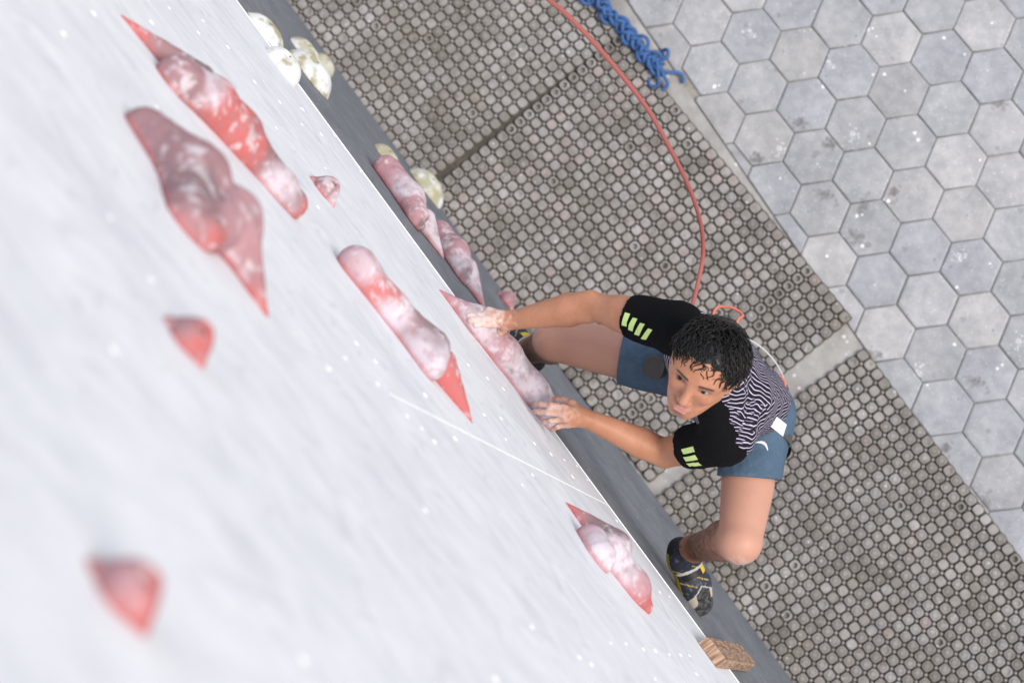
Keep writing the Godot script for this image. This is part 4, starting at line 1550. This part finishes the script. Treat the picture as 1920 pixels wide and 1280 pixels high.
	for k in 7:
		var u := k / 6.0
		var ar := Vector2(0.954, 0.482).lerp(Vector2(0.916, 0.497), u) + Vector2(0.005, 0.011) * sin(PI * u)
		mark.append(Vector3(ar.x, 2.32, ar.y))
	var mst := new_st()
	var mp := PackedVector3Array()
	for p in mark:
		var q: Vector3 = p
		for k in 30:
			q.y -= maxf(g.value(q, gi), -0.002) * 0.8
		mp.append(q + Vector3(0, 0.001, 0) - ROOT)
	tube(mst, mp, func(t): return 0.0045 * sin(PI * clampf(t, 0.04, 0.96)) + 0.0006, 6, Color.WHITE, 0.4)
	put(done(mst), "printed_mark", M.white_web, sh2)


func shoes(root: Node3D) -> void:
	var specs := [
		[Vector3(0.905, 1.905, 0.110), Vector3(0.688, 1.800, 0.050), KL - AL, AL, "shoe"],
		[Vector3(1.588, 1.845, 0.090), Vector3(1.800, 1.775, 0.052), KR - AR, AR, "shoe"],
	]
	for si in 2:
		var sp: Array = specs[si]
		var heel: Vector3 = sp[0]
		var toe: Vector3 = sp[1]
		var fw := (toe - heel).normalized()
		var up: Vector3 = (sp[2] - fw * fw.dot(sp[2])).normalized()
		var sd := fw.cross(up).normalized()
		if si == 1:
			sd = -sd   # outward side of each foot has the same sign
		var L := (toe - heel).length()
		var at := func(x: float, y: float, z: float) -> Vector3: return heel + fw * x * L + up * y + sd * z
		var f := Field.new()
		f.cap(at.call(0.10, 0.004, 0), at.call(0.22, 0.0, 0), 0.034, 0.036, 0.02)
		f.cap(at.call(0.25, 0.0, 0.006), at.call(0.58, -0.004, 0.006), 0.036, 0.036, 0.03)
		f.cap(at.call(0.25, 0.0, -0.006), at.call(0.6, -0.004, -0.006), 0.034, 0.036, 0.03)
		f.cap(at.call(0.58, -0.004, 0.002), at.call(0.87, -0.010, 0.010), 0.040, 0.031, 0.03)
		f.cap(at.call(0.60, -0.008, -0.014), at.call(0.86, -0.012, -0.008), 0.032, 0.027, 0.03)
		var ankle: Vector3 = sp[3]
		f.cap(at.call(0.24, 0.010, 0), ankle.lerp(at.call(0.24, 0.02, 0), 0.25), 0.038, 0.041, 0.03)
		f.cap(ankle, ankle + (sp[2] as Vector3).normalized() * 0.09, 0.037, 0.040, 0.004, 1)
		f.cut((sp[2] as Vector3).normalized(), ankle + (sp[2] as Vector3).normalized() * 0.016)
		var tint := func(p: Vector3, n: Vector3) -> Color:
			var q := p - heel
			var x := q.dot(fw) / L
			var y := q.dot(up)
			var z := q.dot(sd)
			var nu := n.dot(up)
			var black := Color(0.020, 0.021, 0.024)
			var speck := chalk_b.get_noise_3dv(p * 3.0)
			var c := Color(0.030, 0.034, 0.052).lerp(Color(0.24, 0.25, 0.27), clampf(speck * 1.4 - 0.3, 0, 0.5))
			var vee := 0.60 + 0.10 * absf(z) / 0.03
			if x > vee + 0.0:
				c = black.lerp(Color(0.12, 0.125, 0.13), clampf(speck + 0.3, 0, 0.75))
				if absf(z) > 0.024 and x < vee + 0.12:
					c = Color(0.50, 0.44, 0.38)
			elif x > vee - 0.02:
				c = Color(0.50, 0.49, 0.47)
			elif x > 0.34 and x < 0.36 + 0.02 and nu > 0.2:
				c = Color(0.48, 0.48, 0.47)
			elif x > 0.28 and x < 0.58 and absf(sin(x * 20.0 + z * 70.0)) < 0.13:
				c = Color(0.50, 0.38, 0.06)
			if y < -0.020 or (x < 0.09 and y < 0.03):
				c = black
			elif nu < 0.35 and x < 0.62 and y < 0.008:
				c = Color(0.50, 0.38, 0.03)
			return c
		var s := Surf.new()
		var bb := box_of([heel, toe, ankle], 0.065)
		net(f, bb[0], bb[1], 0.0034, [], ROOT, tint, s)
		var shoe := put(surf_mesh(s), sp[4], M.shoe, root)
		shoe.set_meta("label", "black, white and yellow climbing shoe")
		# strap and pull tabs
		var ids := PackedInt32Array(range(f.a.size()))
		var band := []
		for k in 7:
			var an := lerpf(-1.25, 1.0, k / 6.0)
			var dirv := up * cos(an) + sd * sin(an)
			var p: Vector3 = at.call(0.42, 0.0, 0.0) + dirv * 0.08
			for j in 24:
				p -= dirv * maxf(f.value(p, ids), -0.002) * 0.9
			band.append(p + dirv * 0.001 - ROOT)
		put(strip(band, fw * 0.011, up * 0.0012), "strap", M.black_rubber, shoe)
		put(strip([band[0], band[1], band[2]], fw * 0.0125, up * 0.0024), "buckle", M.yellow, shoe)
		for e in [-1.0, 1.0]:
			var b0: Vector3 = at.call(0.06, 0.036, 0.012 * e) - ROOT
			var lp := [b0, b0 + up * 0.016 - fw * 0.014, b0 + up * 0.036 - fw * 0.012, b0 + up * 0.030 + fw * 0.004, b0 + up * 0.008 + fw * 0.006]
			put(strip(lp, sd * 0.0065, fw * 0.0012), "pull_tab", M.black_rubber if e > 0 else M.yellow, shoe)


func harness(root: Node3D) -> void:
	var h := Node3D.new()
	h.name = "harness"
	h.set_meta("label", "climbing harness with orange gear loops and a white strap")
	root.add_child(h)
	# belt round the waist
	var c := (HR + HL) * 0.5 + Vector3(0, 0.115, 0.03)
	var side := (HR - HL).normalized()
	var fwd := side.cross(Vector3.UP).normalized()
	var ring := []
	for k in 33:
		var an := TAU * k / 32.0
		ring.append(c + side * cos(an) * 0.165 + fwd * sin(an) * 0.126 - ROOT)
	put(strip(ring, Vector3(0, 0.005, 0), Vector3(0.002, 0, 0.002), 2), "waist_belt", M.grey_web, h)
	var loops := [
		[Vector3(1.245, 2.21, 0.575), Vector3(1.310, 2.215, 0.605), Vector3(1.327, 2.205, 0.629), Vector3(1.318, 2.20, 0.645), Vector3(1.302, 2.20, 0.662), Vector3(1.280, 2.20, 0.672), Vector3(1.262, 2.21, 0.672), Vector3(1.255, 2.225, 0.650), Vector3(1.215, 2.21, 0.615)],
		[Vector3(1.085, 2.225, 0.630), Vector3(1.062, 2.205, 0.650), Vector3(1.038, 2.20, 0.652), Vector3(1.015, 2.20, 0.630), Vector3(1.001, 2.20, 0.605), Vector3(1.001, 2.205, 0.580), Vector3(1.010, 2.22, 0.560)],
		[Vector3(1.260, 2.21, 0.515), Vector3(1.385, 2.255, 0.520), Vector3(1.395, 2.25, 0.535), Vector3(1.375, 2.25, 0.560), Vector3(1.350, 2.255, 0.575), Vector3(1.250, 2.21, 0.560)],
	]
	for l in loops:
		var q := []
		for p in l:
			q.append(p - ROOT)
		var st := new_st()
		tube(st, smooth_path(q, 6), 0.0042, 8)
		put(done(st), "gear_loop", M.orange, h)
	var tagp := [Vector3(1.000, 2.31, 0.547) - ROOT, Vector3(0.958, 2.335, 0.560) - ROOT, Vector3(0.912, 2.325, 0.572) - ROOT]
	put(strip(tagp, Vector3(0.010, 0.0, 0.014), Vector3(0, 0.0012, 0)), "loose_strap", M.white_web, h)
	# leg loops
	for w in [[HR, KR], [HL, KL]]:
		var a: Vector3 = w[0]
		var b: Vector3 = w[1]
		var ax := (b - a).normalized()
		var u := ax.cross(Vector3.UP).normalized()
		var v := u.cross(ax).normalized()
		var rg := []
		for k in 25:
			var an := TAU * k / 24.0
			rg.append(a.lerp(b, 0.16) + u * cos(an) * 0.110 + v * sin(an) * 0.110 - ROOT)
		put(strip(rg, ax * 0.014, Vector3(0.001, 0.001, 0.001), 2), "leg_loop", M.dark_grey, h)
	# pouch at the front of the right hip
	var pouch := put(ring_mesh([stud_ring(0.030, 0.0, 1.0), stud_ring(0.031, 0.080, 1.0), stud_ring(0.029, 0.086, 1.0), stud_ring(0.018, 0.083, 0.6)]), "pouch", M.dark_grey, h)
	pouch.transform = Transform3D(Basis(Vector3.UP, 0.5) * Basis(Vector3.RIGHT, -0.2), Vector3(1.290, 2.215, 0.400) - ROOT)
